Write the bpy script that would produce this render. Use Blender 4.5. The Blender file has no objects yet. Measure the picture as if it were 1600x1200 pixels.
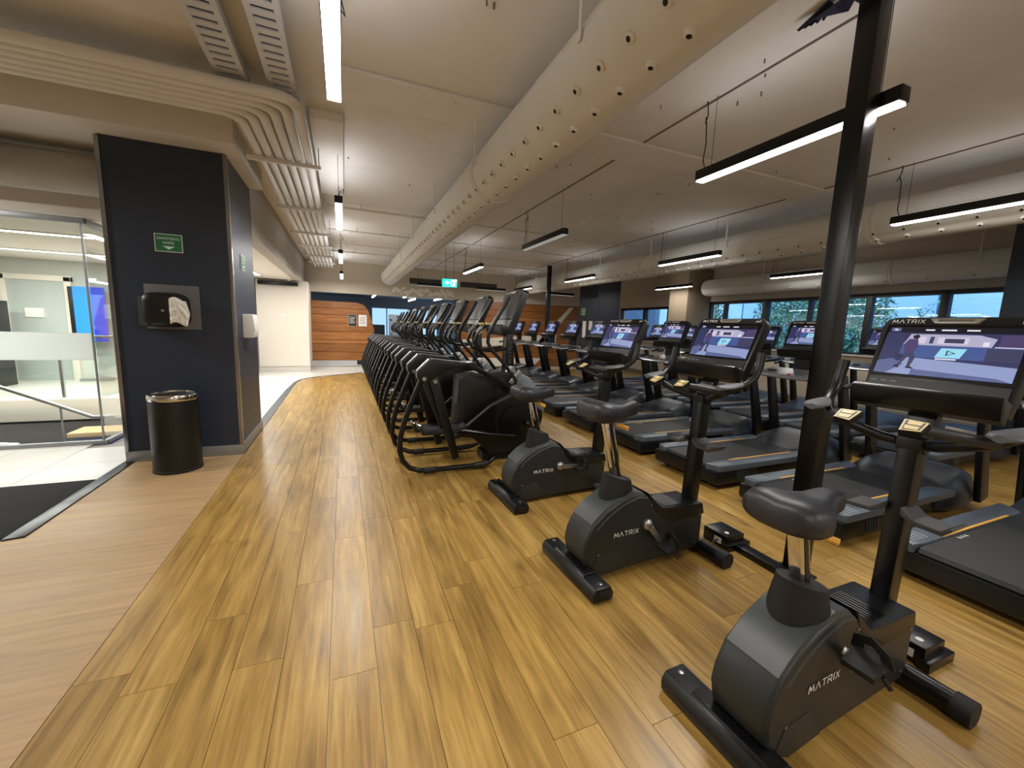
import bpy, bmesh, math, random
from mathutils import Vector, Matrix, Euler
random.seed(7)
PI = math.pi
SC = bpy.context.scene
COL = SC.collection

# ------------------------------------------------------------------ camera
YAW, PITCH, ROLL, FPX, CAMH = math.radians(22.61), math.radians(8.02), math.radians(1.99), 634.0, 1.55
_f = Vector((math.sin(YAW), math.cos(YAW), 0)); _r = Vector((math.cos(YAW), -math.sin(YAW), 0)); _u = Vector((0, 0, 1))
_fw = _f * math.cos(PITCH) - _u * math.sin(PITCH); _u2 = _u * math.cos(PITCH) + _f * math.sin(PITCH)
_R = _r * math.cos(ROLL) + _u2 * math.sin(ROLL); _U = _u2 * math.cos(ROLL) - _r * math.sin(ROLL)
cam_d = bpy.data.cameras.new('camera'); cam = bpy.data.objects.new('camera', cam_d); COL.objects.link(cam)
cam_d.sensor_fit = 'HORIZONTAL'; cam_d.sensor_width = 36.0; cam_d.lens = FPX / 1600 * 36.0
cam_d.clip_start = 0.05; cam_d.clip_end = 200
m = Matrix((( _R.x, _U.x, -_fw.x, 0), (_R.y, _U.y, -_fw.y, 0), (_R.z, _U.z, -_fw.z, CAMH), (0, 0, 0, 1)))
cam.matrix_world = m
SC.camera = cam

# ------------------------------------------------------------------ world, exposure
w = bpy.data.worlds.new('sky'); SC.world = w; w.use_nodes = True
bg = w.node_tree.nodes['Background']; bg.inputs[0].default_value = (0.56, 0.74, 0.98, 1); bg.inputs[1].default_value = 2.3
SC.view_settings.view_transform = 'Standard'; SC.view_settings.look = 'None'
SC.view_settings.gamma = 1.0; SC.view_settings.use_curve_mapping = False
SC.view_settings.exposure = 0.45
LAMP_W = 30.0          # watts of one linear lamp
UPL = 0.045            # share of lamp power given to the uplight added to lift the ceiling
LOBBY_W = 88.0         # watts of one lobby ceiling lamp

# ------------------------------------------------------------------ helpers
def lin(c):
    o = []
    for v in c[:3]:
        v = v / 255.0
        o.append(v / 12.92 if v <= 0.04045 else ((v + 0.055) / 1.055) ** 2.4)
    return (o[0], o[1], o[2], 1)
MATS = {}
def mat(name, rgb, rough=0.5, metal=0.0, var=0.08, scale=12.0, bump=0.0, coat=0.0, spec=0.5):
    if name in MATS: return MATS[name]
    mt = bpy.data.materials.new(name); mt.use_nodes = True; nt = mt.node_tree
    b = nt.nodes['Principled BSDF']; b.inputs['Roughness'].default_value = rough; b.inputs['Metallic'].default_value = metal
    b.inputs['Specular IOR Level'].default_value = spec
    b.inputs['Coat Weight'].default_value = coat
    tc = nt.nodes.new('ShaderNodeTexCoord'); no = nt.nodes.new('ShaderNodeTexNoise')
    no.inputs['Scale'].default_value = scale; no.inputs['Detail'].default_value = 4
    nt.links.new(tc.outputs['Object'], no.inputs['Vector'])
    mx = nt.nodes.new('ShaderNodeMix'); mx.data_type = 'RGBA'
    c = lin(rgb)
    mx.inputs[6].default_value = tuple(max(0, v * (1 - var)) for v in c[:3]) + (1,)
    mx.inputs[7].default_value = tuple(min(1, v * (1 + var)) for v in c[:3]) + (1,)
    nt.links.new(no.outputs['Fac'], mx.inputs[0]); nt.links.new(mx.outputs[2], b.inputs['Base Color'])
    if bump:
        bp = nt.nodes.new('ShaderNodeBump'); bp.inputs['Strength'].default_value = bump; bp.inputs['Distance'].default_value = 0.01
        nt.links.new(no.outputs['Fac'], bp.inputs['Height']); nt.links.new(bp.outputs['Normal'], b.inputs['Normal'])
    MATS[name] = mt
    return mt
def emit(name, rgb, strength=1.0):
    if name in MATS: return MATS[name]
    mt = bpy.data.materials.new(name); mt.use_nodes = True; nt = mt.node_tree
    b = nt.nodes['Principled BSDF']; b.inputs['Base Color'].default_value = lin([v * .25 for v in rgb]); b.inputs['Roughness'].default_value = 0.25
    b.inputs['Emission Color'].default_value = lin(rgb); b.inputs['Emission Strength'].default_value = strength
    MATS[name] = mt
    return mt
def glass(name, tint=(0.93, 0.97, 0.96), refl=0.10, frost=0.0):
    mt = bpy.data.materials.new(name); mt.use_nodes = True; nt = mt.node_tree
    for n in list(nt.nodes):
        if n.type == 'BSDF_PRINCIPLED': nt.nodes.remove(n)
    out = [n for n in nt.nodes if n.type == 'OUTPUT_MATERIAL'][0]
    tr = nt.nodes.new('ShaderNodeBsdfTransparent'); tr.inputs[0].default_value = (*tint, 1)
    gl = nt.nodes.new('ShaderNodeBsdfGlossy'); gl.inputs['Roughness'].default_value = 0.02
    lw = nt.nodes.new('ShaderNodeLayerWeight'); lw.inputs['Blend'].default_value = 0.25
    ma = nt.nodes.new('ShaderNodeMath'); ma.operation = 'MULTIPLY_ADD'; ma.inputs[1].default_value = 0.5; ma.inputs[2].default_value = refl * 0.5
    nt.links.new(lw.outputs['Fresnel'], ma.inputs[0])
    mx = nt.nodes.new('ShaderNodeMixShader'); nt.links.new(ma.outputs[0], mx.inputs[0]); nt.links.new(tr.outputs[0], mx.inputs[1]); nt.links.new(gl.outputs[0], mx.inputs[2])
    last = mx
    if frost:
        df = nt.nodes.new('ShaderNodeBsdfDiffuse'); df.inputs[0].default_value = (.75, .79, .77, 1)
        tl = nt.nodes.new('ShaderNodeBsdfTranslucent'); tl.inputs[0].default_value = (.8, .84, .82, 1)
        ad = nt.nodes.new('ShaderNodeMixShader'); ad.inputs[0].default_value = .5
        nt.links.new(df.outputs[0], ad.inputs[1]); nt.links.new(tl.outputs[0], ad.inputs[2])
        m2 = nt.nodes.new('ShaderNodeMixShader'); m2.inputs[0].default_value = frost
        nt.links.new(mx.outputs[0], m2.inputs[1]); nt.links.new(ad.outputs[0], m2.inputs[2]); last = m2
    nt.links.new(last.outputs[0], out.inputs[0])
    MATS[name] = mt
    return mt

class MB:
    def __init__(s): s.v = []; s.f = []; s.mi = []
    def add(s, vs, fs, mi=0):
        o = len(s.v); s.v += [tuple(p) for p in vs]
        for f in fs: s.f.append([i + o for i in f]); s.mi.append(mi)
        return s
    def box(s, x0, x1, y0, y1, z0, z1, mi=0, M=None):
        vs = [Vector(p) for p in ((x0,y0,z0),(x1,y0,z0),(x1,y1,z0),(x0,y1,z0),(x0,y0,z1),(x1,y0,z1),(x1,y1,z1),(x0,y1,z1))]
        if M is not None: vs = [M @ p for p in vs]
        return s.add(vs, [(0,3,2,1),(4,5,6,7),(0,1,5,4),(1,2,6,5),(2,3,7,6),(3,0,4,7)], mi)
    def prism(s, pts, a0, a1, axis='y', mi=0):
        """polygon pts; axis y: pts=(x,z); axis x: pts=(y,z); axis z: pts=(x,y)"""
        n = len(pts)
        def P(p, a): return {'y': (p[0], a, p[1]), 'x': (a, p[0], p[1]), 'z': (p[0], p[1], a)}[axis]
        vs = [P(p, a0) for p in pts] + [P(p, a1) for p in pts]
        fs = [list(range(n))[::-1], [n + i for i in range(n)]] + [(i, (i + 1) % n, n + (i + 1) % n, n + i) for i in range(n)]
        return s.add(vs, fs, mi)
    def loft(s, rings, mi=0, cap=True):
        n = len(rings[0]); vs = [p for r in rings for p in r]; fs = []
        for k in range(len(rings) - 1):
            for i in range(n):
                j = (i + 1) % n; fs.append((k*n+i, k*n+j, (k+1)*n+j, (k+1)*n+i))
        if cap: fs += [list(range(n))[::-1], [(len(rings)-1)*n + i for i in range(n)]]
        return s.add(vs, fs, mi)
    def tube(s, pts, r, seg=10, mi=0, rx=None, closed=False):
        pts = [Vector(p) for p in pts]; n = len(pts)
        if isinstance(r, (int, float)): r = [r] * n
        ref = None; rings = []
        for i, p in enumerate(pts):
            if closed: t = (pts[(i+1) % n] - pts[i-1]).normalized()
            else: t = (pts[min(i+1, n-1)] - pts[max(i-1, 0)]).normalized()
            if ref is None: ref = Vector((0, 0, 1)) if abs(t.z) < .9 else Vector((1, 0, 0))
            a = (ref - t * ref.dot(t)).normalized(); b = t.cross(a); ref = a
            rings.append([p + (a * math.cos(2*PI*k/seg) * r[i] + b * math.sin(2*PI*k/seg) * (r[i] if rx is None else rx)) for k in range(seg)])
        if closed: rings.append(rings[0])
        return s.loft(rings, mi, cap=not closed)
    def bar(s, p0, p1, w0, h0, w1=None, h1=None, up=(0,1,0), mi=0):
        """rectangular bar from p0 to p1, w along 'up', h perpendicular"""
        p0 = Vector(p0); p1 = Vector(p1); t = (p1 - p0).normalized(); up = Vector(up); a = (up - t * up.dot(t)).normalized(); b = t.cross(a)
        w1 = w0 if w1 is None else w1; h1 = h0 if h1 is None else h1
        rings = []
        for p, w, h in ((p0, w0, h0), (p1, w1, h1)):
            rings.append([p + a*w/2*sa + b*h/2*sb for sa, sb in ((-1,-1),(1,-1),(1,1),(-1,1))])
        return s.loft(rings, mi)
    def lathe(s, prof, c=(0,0,0), seg=20, axis='z', mi=0, sx=1, sy=1):
        rings = []
        for r, z in prof:
            ring = []
            for k in range(seg):
                a = 2*PI*k/seg; x, y = r*math.cos(a)*sx, r*math.sin(a)*sy
                p = {'z': (x, y, z), 'y': (x, z, -y), 'x': (z, x, y)}[axis]
                ring.append((p[0]+c[0], p[1]+c[1], p[2]+c[2]))
            rings.append(ring)
        return s.loft(rings, mi)
    def build(s, name, mats, parent=None, bevel=0.0, smooth=True, loc=None, rot=None, seg=2, angle=35):
        if not isinstance(mats, (list, tuple)): mats = [mats]
        me = bpy.data.meshes.new(name)
        bm = bmesh.new(); bv = [bm.verts.new(p) for p in s.v]
        for f, i in zip(s.f, s.mi):
            try: fc = bm.faces.new([bv[k] for k in f]); fc.material_index = i
            except ValueError: pass
        bmesh.ops.recalc_face_normals(bm, faces=bm.faces)
        if bevel:
            es = [e for e in bm.edges if len(e.link_faces) == 2 and e.calc_face_angle(0) > math.radians(28)]
            bmesh.ops.bevel(bm, geom=es, offset=bevel, segments=seg, profile=.6, affect='EDGES', clamp_overlap=True)
        if smooth:
            for f in bm.faces: f.smooth = True
            for e in bm.edges:
                if len(e.link_faces) == 2 and e.calc_face_angle(0) > math.radians(angle): e.smooth = False
        bm.to_mesh(me); bm.free()
        for mm in mats: me.materials.append(mm)
        o = bpy.data.objects.new(name, me); COL.objects.link(o)
        if parent is not None: o.parent = parent
        if loc is not None: o.location = loc
        if rot is not None: o.rotation_euler = rot
        return o

def tag(o, label=None, cat=None, group=None, kind=None):
    if label: o['label'] = label
    if cat: o['category'] = cat
    if group: o['group'] = group
    if kind: o['kind'] = kind
    return o
def thing(name, label, cat, loc=(0,0,0), rz=0.0, group=None):
    o = bpy.data.objects.new(name, None); o.empty_display_size = .1; COL.objects.link(o)
    o.location = loc; o.rotation_euler = (0, 0, rz)
    return tag(o, label, cat, group)
def struct(o): o['kind'] = 'structure'; return o
CH = {}
def copy_tree(o, parent=None):
    c = o.copy(); COL.objects.link(c)
    if parent is not None: c.parent = parent
    for ch in list(o.children): copy_tree(ch, c)
    return c
ORD = ['first', 'second', 'third', 'fourth', 'fifth', 'sixth', 'seventh', 'eighth', 'ninth', 'tenth', 'eleventh', 'twelfth', 'thirteenth']

def text_mesh(body, size, name='lettering'):
    cu = bpy.data.curves.new(name, 'FONT'); cu.body = body; cu.size = size; cu.align_x = 'CENTER'; cu.align_y = 'CENTER'; cu.extrude = .0008
    cu.resolution_u = 3
    ob = bpy.data.objects.new('text_source', cu); COL.objects.link(ob)
    dg = bpy.context.evaluated_depsgraph_get(); dg.update()
    me = bpy.data.meshes.new_from_object(ob.evaluated_get(dg)); me.name = name
    bpy.data.objects.remove(ob); bpy.data.curves.remove(cu)
    return me
def place_text(body, size, mt, parent, loc, rot, name='lettering'):
    me = text_mesh(body, size, name); me.materials.clear(); me.materials.append(mt)
    o = bpy.data.objects.new(name, me); COL.objects.link(o); o.parent = parent; o.location = loc; o.rotation_euler = rot
    return o
GLY = {'M': ([(0,0),(0.12,1),(.5,.25),(.88,1),(1,0)],), 'A': ([(0,0),(.5,1),(1,0)],), 'T': ([(0,1),(1,1)], [(.5,1),(.5,0)]),
       'R': ([(0,0),(0,1),(.85,1),(.95,.75),(.85,.45),(.1,.45)], [(.5,.45),(1,0)]), 'I': ([(.5,0),(.5,1)],), 'X': ([(0,0),(1,1)], [(0,1),(1,0)])}
def wordmark(h, th=None):
    """the wide spaced wordmark drawn from strokes, in the XY plane, centred"""
    mb = MB(); th = th or h * .17; adv = {'M': 1.5, 'A': 1.45, 'T': 1.3, 'R': 1.3, 'I': .55, 'X': 1.2}
    word = 'MATRIX'; tot = sum(adv[c] for c in word) * h; x = -tot / 2
    for c in word:
        wd = (adv[c] - .38) * h
        for st in GLY[c]:
            for (a, b) in zip(st, st[1:]):
                p = Vector((x + a[0]*wd if c != 'I' else x + wd/2, (a[1]-.5)*h)); q = Vector((x + b[0]*wd if c != 'I' else x + wd/2, (b[1]-.5)*h))
                d = (q - p).normalized(); n = Vector((-d.y, d.x)) * th/2; p -= d*th*.25; q += d*th*.25
                mb.add([(p.x+n.x, p.y+n.y, 0), (p.x-n.x, p.y-n.y, 0), (q.x-n.x, q.y-n.y, 0), (q.x+n.x, q.y+n.y, 0)], [(0,1,2,3)])
        x += adv[c] * h
    return mb

# ------------------------------------------------------------------ materials
BLK = mat('black_plastic', (16, 18, 20), .36, var=.15, spec=.4)
BLKM = mat('black_powder_coat', (8, 9, 11), .30, var=.15, spec=.42)
SHR = mat('charcoal_shroud', (33, 37, 37), .45, var=.08, scale=40)
SHR2 = mat('grey_rear_cover', (54, 59, 60), .42, var=.08, scale=40)
VIN = mat('black_vinyl', (36, 37, 43), .45, var=.12, scale=60, bump=.05)
RUB = mat('black_rubber', (14, 14, 15), .65, var=.2)
BELT = mat('treadmill_belt', (22, 24, 27), .55, var=.2, scale=120)
RAIL = mat('graphite_side_rail', (88, 98, 108), .36, .25, var=.1)
HOOD = mat('graphite_hood', (36, 40, 46), .38, var=.1)
SIL = mat('silver_metal', (176, 178, 180), .28, .9, var=.05)
CHR = mat('chrome', (214, 212, 208), .10, 1.0, var=.03)
DOME = mat('silver_grey_cover', (128, 138, 148), .35, .35, var=.06)
YEL = mat('amber_stripe', (226, 170, 66), .5, var=.06)
BTN = mat('cream_button', (222, 204, 148), .45, var=.05)
BTNW = mat('white_print', (225, 225, 222), .5, var=.02)
RED = mat('red_plastic', (150, 30, 32), .4)
PAINT = mat('ceiling_paint', (222, 218, 213), .85, var=.07, scale=3.0, bump=.12)
DUCTP = mat('duct_paint', (214, 211, 204), .72, var=.05, scale=4, bump=.05)
PIPEP = mat('pipe_paint', (216, 213, 207), .7, var=.06, scale=8)
TRAYP = mat('galvanised_tray', (196, 196, 200), .5, .1, var=.06)
HOLE = mat('dark_opening', (10, 10, 11), .8)
WALLB = mat('beige_wall_paint', (204, 193, 176), .85, var=.04, scale=3)
WALLG = mat('grey_beam_paint', (176, 170, 162), .85, var=.05, scale=3)
WALLW = mat('white_wall_paint', (226, 218, 206), .8, var=.03, scale=3)
COLB = mat('navy_black_laminate', (36, 46, 62), .42, var=.12, scale=2)
SKIRT = mat('aluminium_skirting', (146, 148, 150), .38, .55, var=.05)
TAN = None
TILE = mat('white_floor_tile', (218, 214, 207), .28, var=.05, scale=5)
GROUT = mat('tile_grout', (150, 146, 140), .8)
MATB = mat('black_entrance_mat', (13, 15, 18), .95, var=.25, scale=200, bump=.3)
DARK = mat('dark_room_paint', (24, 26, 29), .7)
LAMP = emit('lamp_diffuser', (255, 252, 244), 9.0)
LAMPOFF = emit('dim_lamp_diffuser', (200, 198, 190), .35)
GREEN = mat('green_sign_face', (30, 110, 74), .45)
PAPER = mat('white_paper', (228, 226, 220), .8, var=.03)
CABLE = mat('dark_cable', (22, 22, 24), .5)
FRAME = mat('dark_window_frame', (20, 21, 24), .45)
GLS = glass('window_glass', (0.88, 0.94, 1.0), .06)
GLP = glass('partition_glass', (0.93, 0.96, 0.94), .10)
GLF = glass('frosted_glass', (0.93, 0.96, 0.94), .08, frost=.82)

def wood_material(name, c1, c2, c3, axis, rough, bumps=.06, knots=.16, spread=.20):
    mt = bpy.data.materials.new(name); mt.use_nodes = True; nt = mt.node_tree; N = nt.nodes; L = nt.links
    b = N['Principled BSDF']; b.inputs['Specular IOR Level'].default_value = .5
    geo = N.new('ShaderNodeNewGeometry'); at = N.new('ShaderNodeAttribute'); at.attribute_name = 'rnd'
    comb = N.new('ShaderNodeCombineXYZ'); mu = N.new('ShaderNodeMath'); mu.operation = 'MULTIPLY'; mu.inputs[1].default_value = 57.0
    L.new(at.outputs['Fac'], mu.inputs[0]); L.new(mu.outputs[0], comb.inputs[0]); L.new(mu.outputs[0], comb.inputs[1]); L.new(mu.outputs[0], comb.inputs[2])
    va = N.new('ShaderNodeVectorMath'); va.operation = 'ADD'; L.new(geo.outputs['Position'], va.inputs[0]); L.new(comb.outputs[0], va.inputs[1])
    def noise(sc, detail, dist, vs):
        mp = N.new('ShaderNodeMapping'); mp.inputs['Scale'].default_value = vs; L.new(va.outputs[0], mp.inputs[0])
        n = N.new('ShaderNodeTexNoise'); n.inputs['Scale'].default_value = sc; n.inputs['Detail'].default_value = detail; n.inputs['Distortion'].default_value = dist
        L.new(mp.outputs[0], n.inputs['Vector']); return n
    s = {'y': (1, .055, 1), 'x': (.055, 1, 1)}[axis]; s2 = {'y': (1, .20, 1), 'x': (.20, 1, 1)}[axis]
    n1 = noise(26, 7, .8, s); n2 = noise(4.0, 3, 2.2, s2); n3 = noise(150, 2, 0, s)
    r = N.new('ShaderNodeValToRGB'); e = r.color_ramp.elements
    e[0].position = .26; e[0].color = lin(c1); e[1].position = .74; e[1].color = lin(c3); k = e.new(.5); k.color = lin(c2)
    m1 = N.new('ShaderNodeMath'); m1.operation = 'MULTIPLY_ADD'; m1.inputs[1].default_value = .52; L.new(n1.outputs['Fac'], m1.inputs[0])
    m2 = N.new('ShaderNodeMath'); m2.operation = 'MULTIPLY_ADD'; m2.inputs[1].default_value = .34; m2.inputs[2].default_value = -.02; L.new(n2.outputs['Fac'], m2.inputs[0])
    L.new(m2.outputs[0], m1.inputs[2])
    m3 = N.new('ShaderNodeMath'); m3.operation = 'MULTIPLY_ADD'; m3.inputs[1].default_value = .16; L.new(n3.outputs['Fac'], m3.inputs[0]); L.new(m1.outputs[0], m3.inputs[2])
    # knots
    mpk = N.new('ShaderNodeMapping'); mpk.inputs['Scale'].default_value = {'y': (4.2, 1.5, 1), 'x': (1.5, 4.2, 1)}[axis]; L.new(va.outputs[0], mpk.inputs[0])
    vo = N.new('ShaderNodeTexVoronoi'); vo.inputs['Scale'].default_value = 1.0; L.new(mpk.outputs[0], vo.inputs['Vector'])
    mr = N.new('ShaderNodeMapRange'); mr.inputs[1].default_value = .02; mr.inputs[2].default_value = .14; mr.inputs[3].default_value = knots; mr.inputs[4].default_value = 0.0; L.new(vo.outputs['Distance'], mr.inputs[0])
    sb = N.new('ShaderNodeMath'); sb.operation = 'SUBTRACT'; L.new(m3.outputs[0], sb.inputs[0]); L.new(mr.outputs[0], sb.inputs[1])
    L.new(sb.outputs[0], r.inputs[0])
    hs = N.new('ShaderNodeHueSaturation'); L.new(r.outputs[0], hs.inputs['Color'])
    vm = N.new('ShaderNodeMath'); vm.operation = 'MULTIPLY_ADD'; vm.inputs[1].default_value = spread; vm.inputs[2].default_value = 1 - spread/2; L.new(at.outputs['Fac'], vm.inputs[0]); L.new(vm.outputs[0], hs.inputs['Value'])
    L.new(hs.outputs[0], b.inputs['Base Color'])
    rm = N.new('ShaderNodeMath'); rm.operation = 'MULTIPLY_ADD'; rm.inputs[1].default_value = .18; rm.inputs[2].default_value = rough - .08; L.new(n2.outputs['Fac'], rm.inputs[0]); L.new(rm.outputs[0], b.inputs['Roughness'])
    bp = N.new('ShaderNodeBump'); bp.inputs['Strength'].default_value = bumps; bp.inputs['Distance'].default_value = .004; L.new(n1.outputs['Fac'], bp.inputs['Height']); L.new(bp.outputs[0], b.inputs['Normal'])
    return mt
WOOD = wood_material('oak_vinyl_plank', (98, 72, 33), (160, 126, 64), (200, 166, 94), 'y', .33)
TAN = wood_material('tan_vinyl', (140, 112, 78), (168, 138, 98), (184, 154, 112), 'x', .5, .02, 0.0)
PANEL = wood_material('orange_wood_board', (112, 68, 32), (154, 98, 48), (184, 126, 68), 'x', .42, .06, 0.0, .55)
def set_rnd(me, v):
    a = me.attributes.new('rnd', 'FLOAT', 'FACE')
    a.data.foreach_set('value', [v] * len(me.polygons) if isinstance(v, (int, float)) else v)

# ================================================================== STRUCTURE
CEIL = 3.46
# ---- floor base and slabs
fl = struct(MB().box(-2.62, 10.4, -2.6, 15.2, -.12, -.012).box(-8.5, -2.62, -2.6, 6.2, -.12, -.012).box(-8.5, -2.62, 9.6, 15.2, -.36, -.012).build('floor', GROUT, smooth=False))

# wood planks: each plank one object (nearest 300), the rest one field
def y_end(x):
    pts = [(-1.09, 11.3), (-1.02, 11.7), (-.88, 12.0), (-.62, 12.28), (-.31, 12.5), (.1, 12.82), (.5, 13.08), (1.2, 13.3), (2.5, 13.5), (11, 13.6)]
    for (a, b), (c, d) in zip(pts, pts[1:]):
        if x <= c: return b + (d - b) * (x - a) / (c - a)
    return 13.6
PW = .198; planks = []
x = -1.08; ci = 0
while x < 10.2:
    x1 = min(x + PW, 10.28); L = 1.24; y = -2.5 - random.random() * L
    while True:
        ya, yb = y, y + L
        y += L
        if yb < -1.2: continue
        e0, e1 = y_end(x), y_end(x1)
        if ya >= min(e0, e1) - .02: break
        planks.append((x, x1, ya, min(yb, e0), min(yb, e1), random.random()))
    x = x1; ci += 1
def plank_geo(mb, p):
    g = .0011; x0, x1, ya, b0, b1, r = p
    mb.add([(x0+g, ya+g, -.012), (x1-g, ya+g, -.012), (x1-g, b1-g, -.012), (x0+g, b0-g, -.012), (x0+g, ya+g, .006), (x1-g, ya+g, .006), (x1-g, b1-g, .006), (x0+g, b0-g, .006)],
           [(4,5,6,7), (0,1,5,4), (1,2,6,5), (2,3,7,6), (3,0,4,7)])
def plank_key(p):
    cx, cy = (p[0]+p[1])/2, (p[2]+p[3])/2
    d = math.hypot(cx, cy); a = math.atan2(cx, cy) - YAW
    vis = abs(a) < math.radians(56) and cy > .1
    return (0 if vis else 1, d)
planks.sort(key=plank_key)
for p in planks[:300]:
    mb = MB(); plank_geo(mb, p); o = mb.build('plank', WOOD, fl, smooth=False); set_rnd(o.data, p[5])
mb = MB()
for p in planks[300:]: plank_geo(mb, p)
o = mb.build('plank_field', WOOD, fl, smooth=False); o['kind'] = 'stuff'
set_rnd(o.data, [p[5] for p in planks[300:] for _ in range(5)])

# tan sheet floor, black mat, threshold strips
o = MB().prism([(-1.083, -2.5), (-1.083, 5.30), (-2.06, 5.30), (-2.06, 3.66), (-8.4, 3.66), (-8.4, -2.5)], -.012, .006, 'z').build('floor_vinyl_sheet', TAN, smooth=False); struct(o); set_rnd(o.data, .5)
o = MB().box(-5.2, -2.16, 3.68, 4.80, -.012, .012).build('entrance_mat', MATB, bevel=.003)
tag(o, 'black ribbed entrance mat on the white tiles at the left edge', 'mat')
o = MB().prism([(-2.16, 3.64), (-2.05, 3.66), (-2.06, 5.29), (-2.15, 5.29)], -.012, .016, 'z').build('trim_1', BLKM, bevel=.004); struct(o)
rib = [(-1.14, 6.42), (-1.15, 8.0), (-1.15, 10.0), (-1.13, 11.25), (-1.06, 11.7), (-.91, 12.03), (-.65, 12.31), (-.33, 12.53), (.08, 12.85), (.48, 13.11)]
wid = [.10, .10, .09, .06, .04, .03, .03, .03, .03, .03]
mb = MB(); vs = []
for (px, py), wd in zip(rib, wid):
    vs += [(px - wd*.6, py + (wd*.5 if px > -1.1 else 0), .012), (px + wd*.6, py - (wd*.4 if px > -1.1 else 0), .012), (px - wd*.6, py + (wd*.5 if px > -1.1 else 0), -.012), (px + wd*.6, py - (wd*.4 if px > -1.1 else 0), -.012)]
fs = []
for k in range(len(rib)-1): a = 4*k; b = a+4; fs += [(a, a+1, b+1, b), (a+1, a+3, b+3, b+1), (a, b, b+2, a+2)]
mb.add(vs, fs); struct(mb.build('trim_2', mat('dark_grey_trim', (70, 72, 74), .5)))

# white tiles
tn = 0
def tile(x0, x1, y0, y1):
    MB().box(x0+.003, x1-.003, y0+.003, y1-.003, -.012, 0.0).build('tile', TILE, fl, smooth=False)
yy = 4.81
for r in range(17):
    y0, y1 = yy + r*.6, yy + (r+1)*.6
    for c in range(14):
        x1 = -1.05 - c*.6 if y0 > 6.5 else -2.17 - c*.6; x0 = x1 - .6
        if x0 < -7.4: continue
        if y1 < 9.7 and y0 >= 6.1 and x0 < -2.6: 
            if x1 <= -2.6: continue
            x0 = -2.62
        if y0 < 6.2 and y1 > 6.2: y1b = 6.2
        else: y1b = y1
        if y0 >= 6.0 and y1 <= 6.75 and x1 > -2.6: 
            continue
        tile(x0, x1, y0, y1b)
for r in range(6):
    y0 = 11.41 + r*.6
    for c in range(16):
        x0 = -1.05 + c*.7; x1 = x0 + .7
        if y0 + .6 < y_end(x0) - .1 or x1 > 10.3: continue
        tile(x0, x1, y0, min(y0+.6, 14.75))
# ---- ceiling
mb = MB().box(-8.5, 10.4, -2.6, 15.2, CEIL, CEIL+.15)
struct(mb.build('ceiling', PAINT, smooth=False))
for i, (a, b, d) in enumerate(((3.62, 4.07, .03),)):
    struct(MB().box(-.1, 6.2, a, b, CEIL-d, CEIL).build('ceiling_rib', PAINT, bevel=.01))
# painted formwork seams
for x0 in (2.87, 5.78, 8.9):
    struct(MB().box(x0-.006, x0+.006, -2, 14.6, CEIL-.012, CEIL).build('ceiling_surface_conduit', mat('dusty_conduit', (120, 110, 98), .8)))
rk = random.Random(21)
for k in range(70):
    ax, ay = rk.uniform(-.1, 5.6), rk.uniform(1.8, 13)
    if 1.1 < ax < 1.75: continue
    MB().tube([(ax, ay, CEIL+.005), (ax + rk.uniform(-.004, .004), ay, CEIL-rk.uniform(.012, .035))], rk.uniform(.004, .008), 5).build('anchor_stub', mat('dusty_conduit', (120, 110, 98), .8), bpy.data.objects['ceiling'])
# ---- walls
struct(MB().box(-8.5, 10.4, -2.75, -2.6, -.1, CEIL).build('wall_front', WALLB, smooth=False))
struct(MB().box(-8.65, -8.5, -2.6, 15.2, -3.0, CEIL).build('wall_left', WALLW, smooth=False))
mb = MB()
mb.box(-1.3, 10.4, 14.75, 14.95, 2.46, CEIL)         # bulkhead
back = struct(mb.build('wall_back', WALLB, smooth=False))
mb = MB().box(3.8, 10.4, 14.80, 14.95, -.1, 2.46)
struct(mb.build('wall_back_lower', mat('dark_wall_core', (60, 44, 30), .8), smooth=False))
# right wall: piers between the windows
mb = MB().box(10.3, 10.5, -2.6, 15.2, -.1, 1.20).box(10.3, 10.5, -2.6, 15.2, 2.50, CEIL).box(10.3, 10.5, 9.3, 11.0, 1.2, 2.5).box(10.3, 10.5, 13.6, 15.2, 1.2, 2.5).box(10.3, 10.5, 11.0, 13.6, 2.40, 2.5).box(10.3, 10.5, -2.6, -1.0, 1.2, 2.5)
struct(mb.build('wall_right', WALLB, smooth=False))
struct(MB().box(9.36, 10.3, 9.3, 10.02, 0, CEIL).build('wall_right_pier', mat('warm_grey_pier', (150, 134, 112), .8), bevel=.008))
struct(MB().box(10.18, 10.3, -2.6, 14.7, 0, .12).build('baseboard_right', SKIRT, bevel=.004))
# windows
def window(n, y0, y1, muls, z0=1.2, z1=2.48):
    fr = MB().box(10.27, 10.40, y0, y1, z1-.06, z1+.02).box(10.27, 10.40, y0, y1, z0, z0+.05).box(10.27, 10.40, y0, y0+.05, z0, z1).box(10.27, 10.40, y1-.05, y1, z0, z1).build('window_%d' % n, FRAME, smooth=False); struct(fr)
    ed = [y0] + [m_[0] for m_ in muls] + [y1]
    for yy_, wd in muls: MB().box(10.26, 10.40, yy_-wd/2, yy_+wd/2, z0, z1).build('mullion', FRAME, fr, bevel=.004)
    for a, b in zip(ed, ed[1:]): MB().box(10.330, 10.336, a, b, z0+.04, z1-.05).build('pane', GLS, fr, smooth=False)
    MB().box(10.20, 10.30, y0-.03, y1+.03, z0-.03, z0+.01).build('sill', mat('white_sill', (200, 198, 194), .4), fr, bevel=.004)
window(1, -1.0, 9.3, [(8.76, .07), (7.52, .14), (6.40, .07), (5.21, .11), (4.03, .12), (2.8, .12), (1.6, .12), (.4, .12)])
window(2, 11.0, 13.6, [(12.2, .12)], 1.2, 2.40)

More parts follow.
